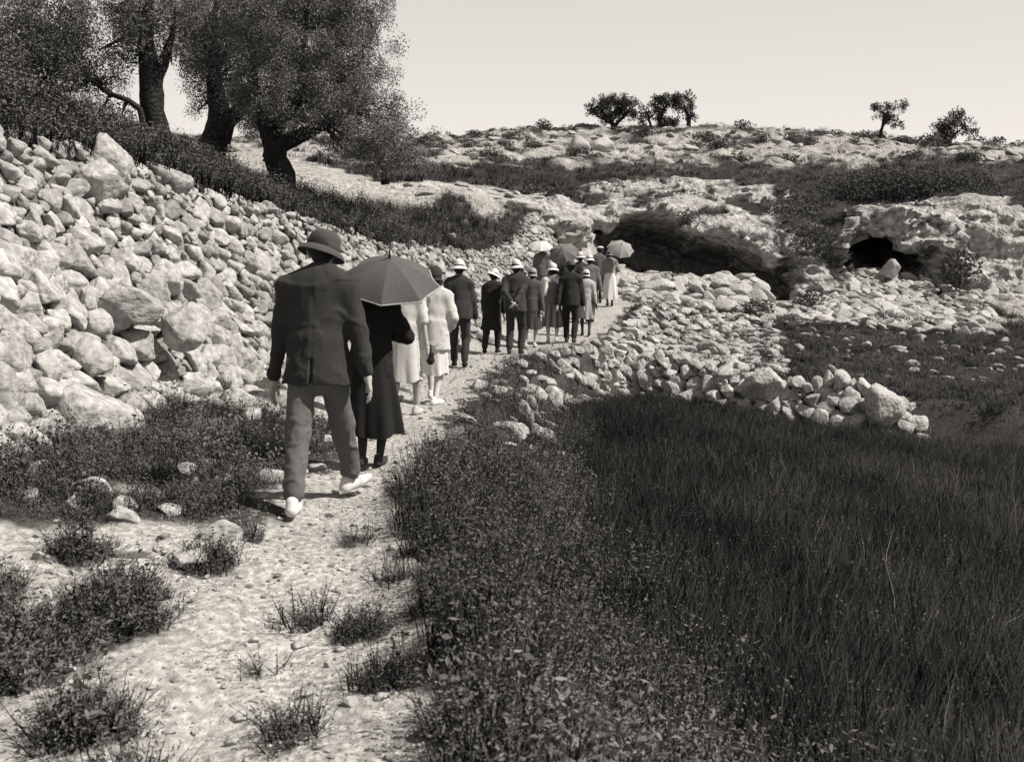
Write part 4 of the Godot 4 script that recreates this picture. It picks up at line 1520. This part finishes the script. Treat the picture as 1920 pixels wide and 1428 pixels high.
func _ready() -> void:
	# camera, sky, sun, exposure
	var cam := Camera3D.new()
	cam.name = "camera"
	cam.fov = 41.59
	cam.far = 1500.0
	cam.near = 0.05
	cam.transform = Transform3D(lens_turn, EYE)
	var lens := CameraAttributesPhysical.new()
	lens.frustum_focal_length = 31.6
	lens.frustum_focus_distance = 13.0
	lens.exposure_aperture = 5.0
	cam.attributes = lens
	cam.fov = 41.59
	add_child(cam)
	cam.current = true
	var env := Environment.new()
	env.background_mode = Environment.BG_SKY
	var sky := Sky.new()
	var ps := ProceduralSkyMaterial.new()
	ps.sky_top_color = Color(0.14, 0.136, 0.13).linear_to_srgb()
	ps.sky_horizon_color = Color(0.70, 0.66, 0.615).linear_to_srgb()
	ps.sky_curve = 0.42
	ps.ground_bottom_color = Color(0.2, 0.19, 0.17).linear_to_srgb()
	ps.ground_horizon_color = Color(0.5, 0.47, 0.43).linear_to_srgb()
	ps.sun_angle_max = 1.0
	sky.sky_material = ps
	env.sky = sky
	env.tonemap_mode = Environment.TONE_MAPPER_LINEAR
	env.tonemap_exposure = 1.5
	env.sdfgi_enabled = true
	env.ssao_enabled = true
	env.ssil_enabled = true
	var we := WorldEnvironment.new()
	we.name = "environment"
	we.environment = env
	add_child(we)
	var sun := DirectionalLight3D.new()
	sun.name = "sun"
	sun.light_energy = 1.6
	sun.light_color = Color(1.0, 0.972, 0.94)
	sun.light_angular_distance = 0.5
	sun.shadow_enabled = true
	sun.basis = Basis.looking_at(Vector3(-0.60, -0.79, -0.12).normalized(), Vector3.UP)
	add_child(sun)

	build_materials()
	build_ground()
	build_outcrops()
	build_banks()
	place_boulders()
	build_trees()
	build_plants()
	place_shrubs()
	place_people()

func place_boulders() -> void:
	boulder(206, 312, 11.2, Vector3(.26, .30, .26), 0, "rounded grey boulder at the top left edge of the stone bank", 0.4)
	boulder(175, 345, 10.6, Vector3(.28, .25, .26), 1, "large pale boulder high on the stone bank by the left edge", 1.4)
	boulder(285, 338, 12.4, Vector3(.38, .20, .26), 2, "flat topped pale slab on the crest of the stone bank", 0.2)
	boulder(190, 800, 8.4, Vector3(.30, .36, .32), 3, "big pale block at the foot of the stone bank beside the left weeds", 2.0)
	boulder(340, 610, 10.2, Vector3(.23, .21, .21), 0, "round pale boulder midway up the stone bank left of the nearest man", 2.6)
	boulder(232, 575, 9.8, Vector3(.31, .19, .24), 2, "wide flat faced boulder in the stone bank above a dark hollow", 0.9)
	boulder(1432, 722, 19.2, Vector3(.42, .34, .35), 1, "largest pale squared block in the dry stone wall", 0.5)
	boulder(1662, 762, 18.0, Vector3(.36, .40, .3), 3, "upright pale block at the right end of the dry stone wall", 1.2)
	boulder(1672, 503, 37.6, Vector3(.44, .30, .42), 0, "rounded boulder lying in the mouth of the smaller cave", 0.4)
	boulder(1330, 660, 23.0, Vector3(.36, .28, .3), 2, "pale pointed boulder among the small stones behind the wall", 0.0)
	boulder(1240, 545, 32.0, Vector3(.9, .38, .5), 1, "smooth pale slab at the left of the stone mound by the cave", 0.3)
	boulder(985, 388, 31.6, Vector3(.55, .30, .4), 3, "pale lump of rock at the end of the light terrace ledge", 0.8)
	boulder(1090, 281, 72.0, Vector3(1.2, .75, .9), 0, "left one of two dark rounded boulders below the hilltop trees", 0.2)
	boulder(1124, 281, 72.5, Vector3(1.35, .85, 1.0), 1, "right one of two dark rounded boulders below the hilltop trees", 1.1)
	boulder(1708, 684, 22.4, Vector3(.22, .12, .16), 2, "lone pale stone in the grass of the right terrace", 0.6)
	boulder(1395, 612, 28.0, Vector3(.30, .18, .2), 3, "lone flat stone on the grass above the rubble", 0.2)
	boulder(960, 690, 17.0, Vector3(.30, .2, .24), 1, "pale rock on the bank below the middle group of walkers", 0.9)
	boulder(905, 735, 13.5, Vector3(.22, .16, .2), 0, "pale rock on the right verge near the lady in the pale coat", 0.1)
	boulder(982, 785, 12.2, Vector3(.10, .22, .1), 2, "small upright stone showing among the weeds at the field edge", 0.3)

func build_trees() -> void:
	var olive := clump_set(100, 0.25, 0.066, 0.021, 301, 0.9)
	tree("spreading olive tree with forked leaning trunk above the stone bank",
		[[[524, 348, 20.0, .27], [521, 312, 20.0, .24], [513, 282, 20.0, .21], [500, 250, 20.0, .15], [488, 205, 20.2, .11], [480, 160, 20.3, .07], [470, 100, 20.4, .03]],
		[[513, 284, 20.0, .19], [545, 262, 19.9, .15], [592, 240, 19.8, .11], [625, 222, 19.8, .07], [650, 205, 19.9, .03]],
		[[508, 272, 20.0, .15], [528, 215, 20.2, .11], [560, 150, 20.3, .07], [570, 80, 20.4, .04], [575, 20, 20.4, .02]]],
		[[560, 185, 100, 72, 20], [650, 195, 88, 62, 20.4], [490, 180, 70, 66, 20.4], [700, 235, 62, 52, 21], [620, 245, 62, 30, 20], [560, 95, 140, 60, 20.4], [680, 140, 62, 36, 21], [520, 20, 150, 70, 20.6], [650, 30, 90, 60, 20.5], [735, 195, 26, 30, 21], [700, 80, 60, 30, 20.8], [680, 265, 50, 30, 21.5], [640, 275, 40, 22, 21.5], [730, 250, 40, 36, 22], [755, 215, 24, 30, 21.5], [600, 150, 90, 70, 20.6], [740, 290, 60, 26, 22.5]],
		[0.24, olive], 5.2, 0.16, 31, 2, 9, -0.12)
	tree("olive tree with a thick dark leaning trunk behind the forked one",
		[[[388, 296, 22, .34], [402, 262, 22, .28], [412, 225, 22, .25], [405, 180, 22, .2], [398, 120, 22, .13], [400, 60, 22, .08], [405, -10, 22, .03]],
		[[410, 240, 22, .2], [440, 215, 22, .16], [465, 180, 22, .1], [475, 120, 22.1, .05], [480, 70, 22.1, .02]]],
		[[420, 150, 62, 56, 22], [395, 75, 95, 60, 22], [455, 110, 62, 66, 22.2], [400, 10, 120, 60, 22], [445, 205, 34, 34, 22.2], [372, 190, 22, 40, 22.3], [470, 220, 40, 40, 22], [350, 110, 40, 60, 22.4]],
		[0.24, olive], 5.0, 0.15, 32, 2, 9, -0.11)
	tree("dark olive tree with a tall straight trunk at the far left",
		[[[302, 292, 17, .22], [294, 235, 17, .19], [284, 180, 17, .2], [280, 130, 17, .17], [272, 70, 17, .13], [280, 0, 17, .08], [285, -60, 17, .03]],
		[[284, 165, 17, .12], [305, 120, 17, .09], [322, 70, 17, .05], [330, 10, 17, .02]],
		[[270, 240, 16.6, .055], [262, 205, 16.6, .05], [240, 188, 16.6, .045], [205, 176, 16.6, .04], [170, 150, 16.6, .03]]],
		[[190, 150, 66, 40, 16.8], [185, 232, 56, 44, 16.6], [215, 80, 90, 56, 17], [100, 130, 80, 100, 16.8], [320, 105, 36, 30, 17], [60, 60, 110, 80, 17], [250, 20, 130, 60, 17], [100, 230, 60, 60, 16.4], [20, 180, 70, 100, 16.6], [232, 215, 22, 30, 16.7]],
		[0.24, olive], 5.0, 0.125, 33, 2, 9, -0.10)
	tree("small loose leaved tree hanging over the pale ledge to the right of the olives",
		[[[722, 325, 24, .09], [712, 300, 24, .08], [700, 280, 24, .06]], [[714, 305, 24, .06], [745, 285, 24, .04], [780, 270, 24, .03]]],
		[[735, 275, 48, 34, 24], [790, 262, 36, 24, 24.4], [690, 290, 40, 22, 24], [770, 292, 30, 20, 24.2], [815, 265, 24, 16, 24.6], [660, 275, 40, 26, 24], [740, 240, 36, 26, 24.2], [700, 310, 40, 16, 23.8]],
		[0.22, clump_set(46, 0.24, 0.085, 0.028, 302, 0.9)], 3.4, 0.16, 34, 2)
	var far := clump_set(50, 0.42, 0.20, 0.10, 303, 0.85)
	tree("broad dark tree on the hilltop skyline, left one of the pair",
		[[[1150, 244, 89, .22], [1148, 232, 89, .2], [1140, 220, 89, .15], [1128, 208, 89, .1]], [[1149, 236, 89, .16], [1166, 222, 89, .13], [1180, 206, 89, .09]], [[1140, 224, 89, .1], [1120, 218, 89, .06]]],
		[[1124, 202, 24, 16, 89], [1150, 190, 30, 13, 89], [1178, 198, 26, 17, 89], [1150, 212, 30, 12, 89], [1140, 226, 20, 9, 89], [1104, 210, 12, 8, 89], [1198, 190, 9, 8, 89], [1186, 216, 16, 8, 89]],
		[0.42, far], 3.6, 0.05, 35, 2, 7, -0.22)
	tree("dark arching tree with two stems on the hilltop skyline, right one of the pair",
		[[[1240, 242, 90, .26], [1236, 222, 90, .2], [1246, 204, 90, .14]], [[1290, 242, 90, .24], [1292, 222, 90, .18], [1284, 202, 90, .12]], [[1222, 240, 90, .12], [1216, 222, 90, .1]]],
		[[1262, 186, 34, 13, 90], [1284, 190, 20, 18, 90], [1232, 206, 22, 20, 90], [1212, 218, 12, 14, 90], [1296, 214, 10, 18, 90], [1266, 204, 16, 6, 90], [1258, 230, 30, 9, 90], [1304, 226, 6, 5, 90]],
		[0.42, far], 3.8, 0.048, 36, 2, 7, -0.22)
	tree("slender lone tree with a bare thin trunk on the right skyline",
		[[[1650, 268, 86, .16], [1652, 248, 86, .13], [1656, 232, 86, .11], [1660, 214, 86, .07]], [[1653, 236, 86, .08], [1668, 224, 86, .06], [1682, 226, 86, .04]]],
		[[1660, 205, 22, 13, 86], [1650, 212, 12, 11, 86], [1690, 200, 13, 9, 86], [1664, 222, 16, 9, 86], [1684, 236, 14, 8, 86], [1642, 200, 9, 6, 86]],
		[0.42, far], 4.0, 0.05, 37, 2, 7, -0.2)
	tree("dark tree at the right edge of the skyline above low bushes",
		[[[1772, 290, 84, .2], [1774, 264, 84, .16], [1768, 246, 84, .1]], [[1774, 266, 84, .1], [1796, 246, 84, .07]]],
		[[1762, 236, 18, 12, 84], [1790, 226, 26, 18, 84], [1816, 244, 18, 16, 84], [1744, 262, 12, 10, 84], [1780, 254, 20, 12, 84]],
		[0.42, far], 3.8, 0.05, 38, 2, 7, -0.2)

func place_shrubs() -> void:
	shrub("small double headed shrub on the skyline left of the hilltop trees", 922, 254, 91, 0.62, 0.55, 0)
	shrub("thin shrub on the skyline just right of the double headed shrub", 944, 250, 91, 0.5, 0.5, 1)
	shrub("round shrub on the skyline midway to the hilltop trees", 1023, 248, 90, 0.75, 0.6, 2)
	shrub("dark round shrub clinging to the pale dome above the wide cave", 1288, 412, 36.6, 0.42, 0.34, 0)
	shrub("low dark shrub on the crown of the pale dome above the wide cave", 1310, 376, 40.2, 0.5, 0.3, 1)
	for q in [[1478, 425, 40.5, 1.4, 1.2, "dark bush between the two caves, upper one"], [1512, 478, 38.6, 1.2, 1.1, "dark bush between the two caves, lower one beside the smaller outcrop"],
			[1585, 372, 48, 1.5, 1.1, "big dark bush above the smaller cave, leftmost of the thicket"], [1650, 366, 48.5, 1.7, 1.2, "big dark bush above the smaller cave, middle of the thicket"],
			[1725, 368, 48, 1.8, 1.2, "big dark bush above the smaller cave, right part of the thicket"], [1800, 372, 48, 1.8, 1.2, "big dark bush at the far right end of the thicket"],
			[1800, 520, 37.0, .8, .9, "dark bush right of the smaller cave at the picture's edge"], [1515, 575, 33.5, .6, .5, "dark bush at the foot of the rubble left of the smaller cave"],
			[1010, 372, 36, .8, .45, "low dark bush at the end of the light ledge left of the cave"], [1085, 398, 37, .5, .35, "small bush on top of the rock left of the wide cave"],
			[1420, 588, 30.5, .55, .4, "dark bush at the right foot of the stone mound"], [1310, 585, 31.2, .6, .35, "dark bush in front of the stone mound"],
			[1715, 288, 80, 1.3, 1.0, "bushy shrub under the tree at the right skyline"], [1745, 284, 79, 1.6, 1.3, "tall shrub under the tree at the right skyline"], [1690, 272, 84, .9, .7, "small shrub right of the slender lone tree"],
			[395, 395, 14.2, .38, .3, "dark weedy bush on the stone bank's upper edge, left of the nearest hat"], [330, 372, 13, .34, .3, "dark weedy bush at the crest of the stone bank beside the flat slab"]]:
		shrub(q[5], q[0], q[1], q[2], q[3], q[4], int(q[0]) % 3)
	var g := RandomNumberGenerator.new()
	g.seed = 77
	var k := 0
	while k < 44:
		var d := g.randf_range(62, 91)
		var x := g.randf_range(-0.05, 0.5) * d
		if green(x, d) < 0.2: continue
		var at := ground(x, d)
		var px := px_of(x, d)
		var r := g.randf_range(0.35, 1.0)
		var where: String = "left shoulder of the hill" if px < 1080 else ("slope below the hilltop trees" if px < 1330 else ("slope right of the hilltop trees" if px < 1560 else "slope below the slender lone tree"))
		var look: String = ("large" if r > 0.75 else ("middling" if r > 0.52 else "small")) + " dark shrub"
		var row: String = "high on the" if d > 80 else ("low on the" if d < 70 else "halfway up the")
		var root := thing("shrub", "%s %s stony %s" % [look, row, where], "shrub", at, g.randf() * TAU, "shrubs on the hilltop")
		var a := part("foliage", mats.shrubs[k % 3], leafy(0.075), root)
		a.scale = Vector3(r, r * g.randf_range(0.55, 0.9), r)
		a.position = Vector3(0, r * 0.3, 0)
		k += 1

func place_people() -> void:
	person({"label": "nearest man in a dark suit, dark sun hat and white shoes, walking away", "x": -1.27, "d": 6.5, "tall": 1.80, "cell": 0.0105, "fine": true, "wide": 1.12, "fat": 1.08, "turn": -0.06,
		"feet": [Vector3(-.09, 0, .27), Vector3(.13, .035, -.36)], "toes": [Vector3(-.1, 0, -1), Vector3(.75, .25, -.9)],
		"hands": [Vector3(-.295, .80, -.05), Vector3(.325, .83, .0)], "elbows": [Vector3(-1, 0, .4), Vector3(.7, 0, .8)],
		"jacket": 0.040, "hem": 0.79, "trousers": 0.13, "hat_y": 0.02, "shoes": 0.72, "collar": 0.35, "hat": "wide hat", "hat_tone": 0.075, "band": 0.07, "hat_tip": Vector3(-0.22, 0, -0.24), "head_x": 0.01, "head_z": -0.06, "lean": 0.09, "hat_size": 1.03})
	person({"label": "lady in a long black dress half hidden behind the big grey parasol", "x": -1.13, "d": 8.0, "tall": 1.62, "cell": 0.018, "fine": true, "jacket": 0.02, "suit": false, "top_name": "bodice", "hem": 0.78, "turn": -0.08, "long_hair": true,
		"skirt": {"top": 1.05, "hem": 0.29, "r0": .155, "r1": .27, "tone": 0.02, "pleats": 7, "deep": .05}, "dark_stockings": true, "shoes": 0.05,
		"hands": [Vector3(-.15, 1.15, -.25), Vector3(.12, 1.13, -.27)], "elbows": [Vector3(-1, -.5, .5), Vector3(1, -.7, .5)], "hat": "cloche", "hat_tone": 0.03, "feet": [Vector3(-.06, .02, .1), Vector3(.06, 0, -.05)]})
	person({"label": "lady in a white belted dress with a bare arm, ahead of the black dress", "x": -1.14, "d": 10.6, "tall": 1.62, "cell": 0.02, "fine": true, "jacket": 0.62, "suit": false, "top_name": "blouse", "hem": 0.90, "sleeve": 0.0, "flare": false, "long_hair": true,
		"skirt": {"top": 0.98, "hem": 0.42, "r0": .16, "r1": .21, "tone": 0.62, "pleats": 8, "deep": .03}, "belt": 0.25, "belt_y": 0.97, "shoes": 0.5, "hat": "cloche", "hat_tone": 0.3, "hands": [Vector3(-.22, .85, -.1), Vector3(.27, .80, .0)]})
	person({"label": "lady in a pale coat and white skirt with a dark cloche hat, beside the parasol", "x": -0.93, "d": 11.8, "tall": 1.60, "cell": 0.02, "fine": true, "wide": 1.05, "fat": 1.12, "jacket": 0.60, "suit": false, "top_name": "coat", "hem": 0.70,
		"skirt": {"top": 0.9, "hem": 0.40, "r0": .175, "r1": .20, "tone": 0.74, "pleats": 6, "deep": .04}, "stockings": true, "shoes": 0.74, "hat": "cloche", "hat_tone": 0.045, "collar": 0.7, "hands": [Vector3(-.16, 1.06, -.28), Vector3(.19, 1.0, -.24)], "feet": [Vector3(-.08, .05, -.22), Vector3(.05, 0, .12)], "toes": [Vector3(0, 0, -1), Vector3(.5, 0, -1)], "long_hair": true})
	person({"label": "man in a dark suit and white sun helmet, right of the pale coat", "x": -0.86, "d": 16.4, "tall": 1.72, "cell": 0.024, "jacket": 0.045, "trousers": 0.04, "shoes": 0.02, "hat": "sun helmet", "hat_tone": 0.74, "collar": 0.5})
	person({"label": "stooping figure in a dark coat and white hat, left of the man with clasped hands", "x": -0.40, "d": 19.2, "tall": 1.60, "cell": 0.028, "jacket": 0.024, "hem": 0.5, "trousers": 0.03, "shoes": 0.02, "hat": "sun helmet", "hat_tone": 0.74, "lean": 0.22, "fat": 1.08, "hands": [Vector3(-.22, .85, -.25), Vector3(.22, .85, -.25)], "hat_tip": Vector3(-0.3, 0, -0.3), "turn": -0.2})
	person({"label": "man in a dark suit and white sun helmet, hands clasped behind his back", "x": 0.06, "d": 18.9, "tall": 1.74, "cell": 0.022, "fine": true, "jacket": 0.050, "trousers": 0.04, "shoes": 0.02, "hat": "sun helmet", "hat_tone": 0.7, "hat_tip": Vector3(-.05, .3, .07), "collar": 0.4, "fat": 1.08, "wide": 1.1,
		"hands": [Vector3(-.035, 1.0, .235), Vector3(.035, 0.98, .25)], "elbows": [Vector3(-1, 0, .35), Vector3(1, 0, .35)], "feet": [Vector3(-.1, 0, .08), Vector3(.1, 0, -.06)], "turn": -0.15, "curl": 0.8})
	person({"label": "lady in a dark patterned dress, half hidden right of the clasped hands", "x": 0.40, "d": 20.4, "tall": 1.58, "cell": 0.03, "jacket": 0.09, "suit": false, "top_name": "dress", "hem": 0.80, "skirt": {"top": .9, "hem": .42, "r0": .17, "r1": .22, "tone": 0.075, "pleats": 9, "deep": .05, "stripe": 1.7}, "shoes": 0.5, "hat": "cloche", "hat_tone": 0.35, "feet": [Vector3(-.12, 0, .14), Vector3(.06, 0, -.1)]})
	person({"label": "lady in a white sun helmet, white shawl, grey vest and striped pleated skirt", "x": 0.86, "d": 21.2, "tall": 1.64, "cell": 0.024, "jacket": 0.17, "suit": false, "top_name": "vest", "hem": 0.74, "skirt": {"top": .85, "hem": .36, "r0": .18, "r1": .25, "tone": 0.28, "pleats": 12, "deep": .06, "stripe": 0.35}, "shawl": 0.74, "shoes": 0.65, "stockings": true, "hat": "sun helmet", "hat_tone": 0.76, "feet": [Vector3(-.1, 0, -.12), Vector3(.08, .03, .16)], "long_hair": true})
	person({"label": "man in a dark suit and dark round felt hat, in front of the girl", "x": 1.22, "d": 21.0, "tall": 1.70, "cell": 0.024, "jacket": 0.030, "trousers": 0.026, "shoes": 0.05, "hat": "felt hat", "hat_tone": 0.09, "hat_tip": Vector3(-.1, 0, .08), "collar": 0.5, "wide": 1.05})
	person({"label": "girl in a light blouse, pleated skirt, dark stockings and white cloche hat", "x": 1.64, "d": 22.3, "tall": 1.44, "cell": 0.024, "jacket": 0.42, "suit": false, "top_name": "blouse", "hem": 0.86, "flare": false, "skirt": {"top": .95, "hem": .46, "r0": .15, "r1": .22, "tone": 0.5, "pleats": 9, "deep": .07, "stripe": 0.6}, "dark_stockings": true, "shoes": 0.05, "hat": "cloche", "hat_tone": 0.66, "hands": [Vector3(-.24, .84, .0), Vector3(.28, .84, .05)], "long_hair": true})
	person({"label": "man in a grey jacket and white sun helmet, behind the girl", "x": 1.98, "d": 25.4, "tall": 1.68, "cell": 0.028, "jacket": 0.13, "hem": 0.68, "trousers": 0.05, "shoes": 0.02, "hat": "sun helmet", "hat_tone": 0.7})
	person({"label": "partly hidden walker in a white sun helmet, left of the grey jacket", "x": 1.76, "d": 26.0, "tall": 1.72, "cell": 0.034, "jacket": 0.05, "trousers": 0.04, "shoes": 0.02, "hat": "sun helmet", "hat_tone": 0.6})
	person({"label": "man in a grey brown coat and white cap beside the last lady", "x": 2.62, "d": 30.4, "tall": 1.72, "cell": 0.03, "jacket": 0.10, "hem": 0.62, "trousers": 0.04, "shoes": 0.02, "hat": "cap", "hat_tone": 0.72, "lean": 0.12, "head_x": 0.06})
	person({"label": "foremost lady in a grey blouse and long white skirt under the grey parasol", "x": 2.82, "d": 29.0, "tall": 1.60, "cell": 0.026, "jacket": 0.24, "suit": false, "top_name": "blouse", "hem": 0.92, "flare": false, "skirt": {"top": 1.04, "hem": .22, "r0": .165, "r1": .24, "tone": 0.74, "pleats": 8, "deep": .05}, "dark_stockings": true, "shoes": 0.04, "hat": "cloche", "hat_tone": 0.34, "hands": [Vector3(-.22, .9, -.1), Vector3(.16, 1.1, -.24)], "lean": 0.12, "wide": 1.05, "long_hair": true})
	person({"label": "figure in grey walking under the small two toned parasol", "x": 0.80, "d": 27.4, "tall": 1.62, "cell": 0.034, "jacket": 0.14, "suit": false, "top_name": "dress", "hem": 0.8, "skirt": {"top": .9, "hem": .4, "r0": .17, "r1": .22, "tone": 0.14}, "shoes": 0.05, "hat": "cloche", "hat_tone": 0.2, "hands": [Vector3(-.12, 1.12, -.25), Vector3(.2, .85, 0)], "turn": -0.3})
	person({"label": "hidden figure in dark clothes under the big dark grey parasol", "x": 1.42, "d": 27.2, "tall": 1.58, "cell": 0.034, "jacket": 0.05, "suit": false, "top_name": "dress", "hem": 0.8, "skirt": {"top": .9, "hem": .35, "r0": .17, "r1": .22, "tone": 0.05}, "shoes": 0.05, "hat": "cloche", "hat_tone": 0.1, "hands": [Vector3(-.2, .9, -.1), Vector3(.12, 1.12, -.25)]})
	# parasols and the handbag are held, so they are things of their own
	parasol("big grey parasol with a pale edge, resting on the shoulder of the lady in black", Vector3(-1.02, H(-1.1, 8.0) + 1.0, -8.2), P(730, 483, 7.86), 0.41, 0.21, 0.10, 0.45, true)
	parasol("small pale parasol over the grey figure at the back of the group", ground(0.82, 27.65) + Vector3(-.06, 1.05, 0), P(1014, 452, 27.4), 0.35, 0.15, 0.62, 0.6, false)
	parasol("dark grey parasol tilted back in front of the rocks, left of the cave", ground(1.5, 27.45) + Vector3(.04, 1.04, 0), P(1054, 466, 26.7), 0.42, 0.2, 0.16, 0.3, false)
	parasol("plain grey parasol of the foremost lady, seen against the dark cave", ground(2.98, 29.25) + Vector3(0, 1.02, 0), P(1166, 457, 28.55), 0.40, 0.19, 0.30, 0.3, false)
	var bag := thing("handbag", "small black handbag held by the lady in white", "handbag", ground(-0.86, 10.6) + Vector3(0, .55, 0))
	var bs := Sdf.new(Vector3(-.1, -.02, -.14), Vector3(.1, .22, .14), 0.012)
	bs.bone(Vector3(0, .05, -.06), Vector3(0, .05, .06), .038, .038, 0.01)
	bs.bone(Vector3(0, .12, -.05), Vector3(0, .12, .05), .032, .032, 0.04)
	part("pouch", net([bs]), cloth(0.018), bag)
	var hp := []
	for i in 9: hp.append(Vector3(0, .13 + .09 * sin(PI * i / 8.0), -.05 * cos(PI * i / 8.0)))
	var ht := tube(hp, [.006, .006, .006, .006, .006, .006, .006, .006, .006], 6)
	part("handle", smooth(ht[0], ht[1]), cloth(0.018), bag)
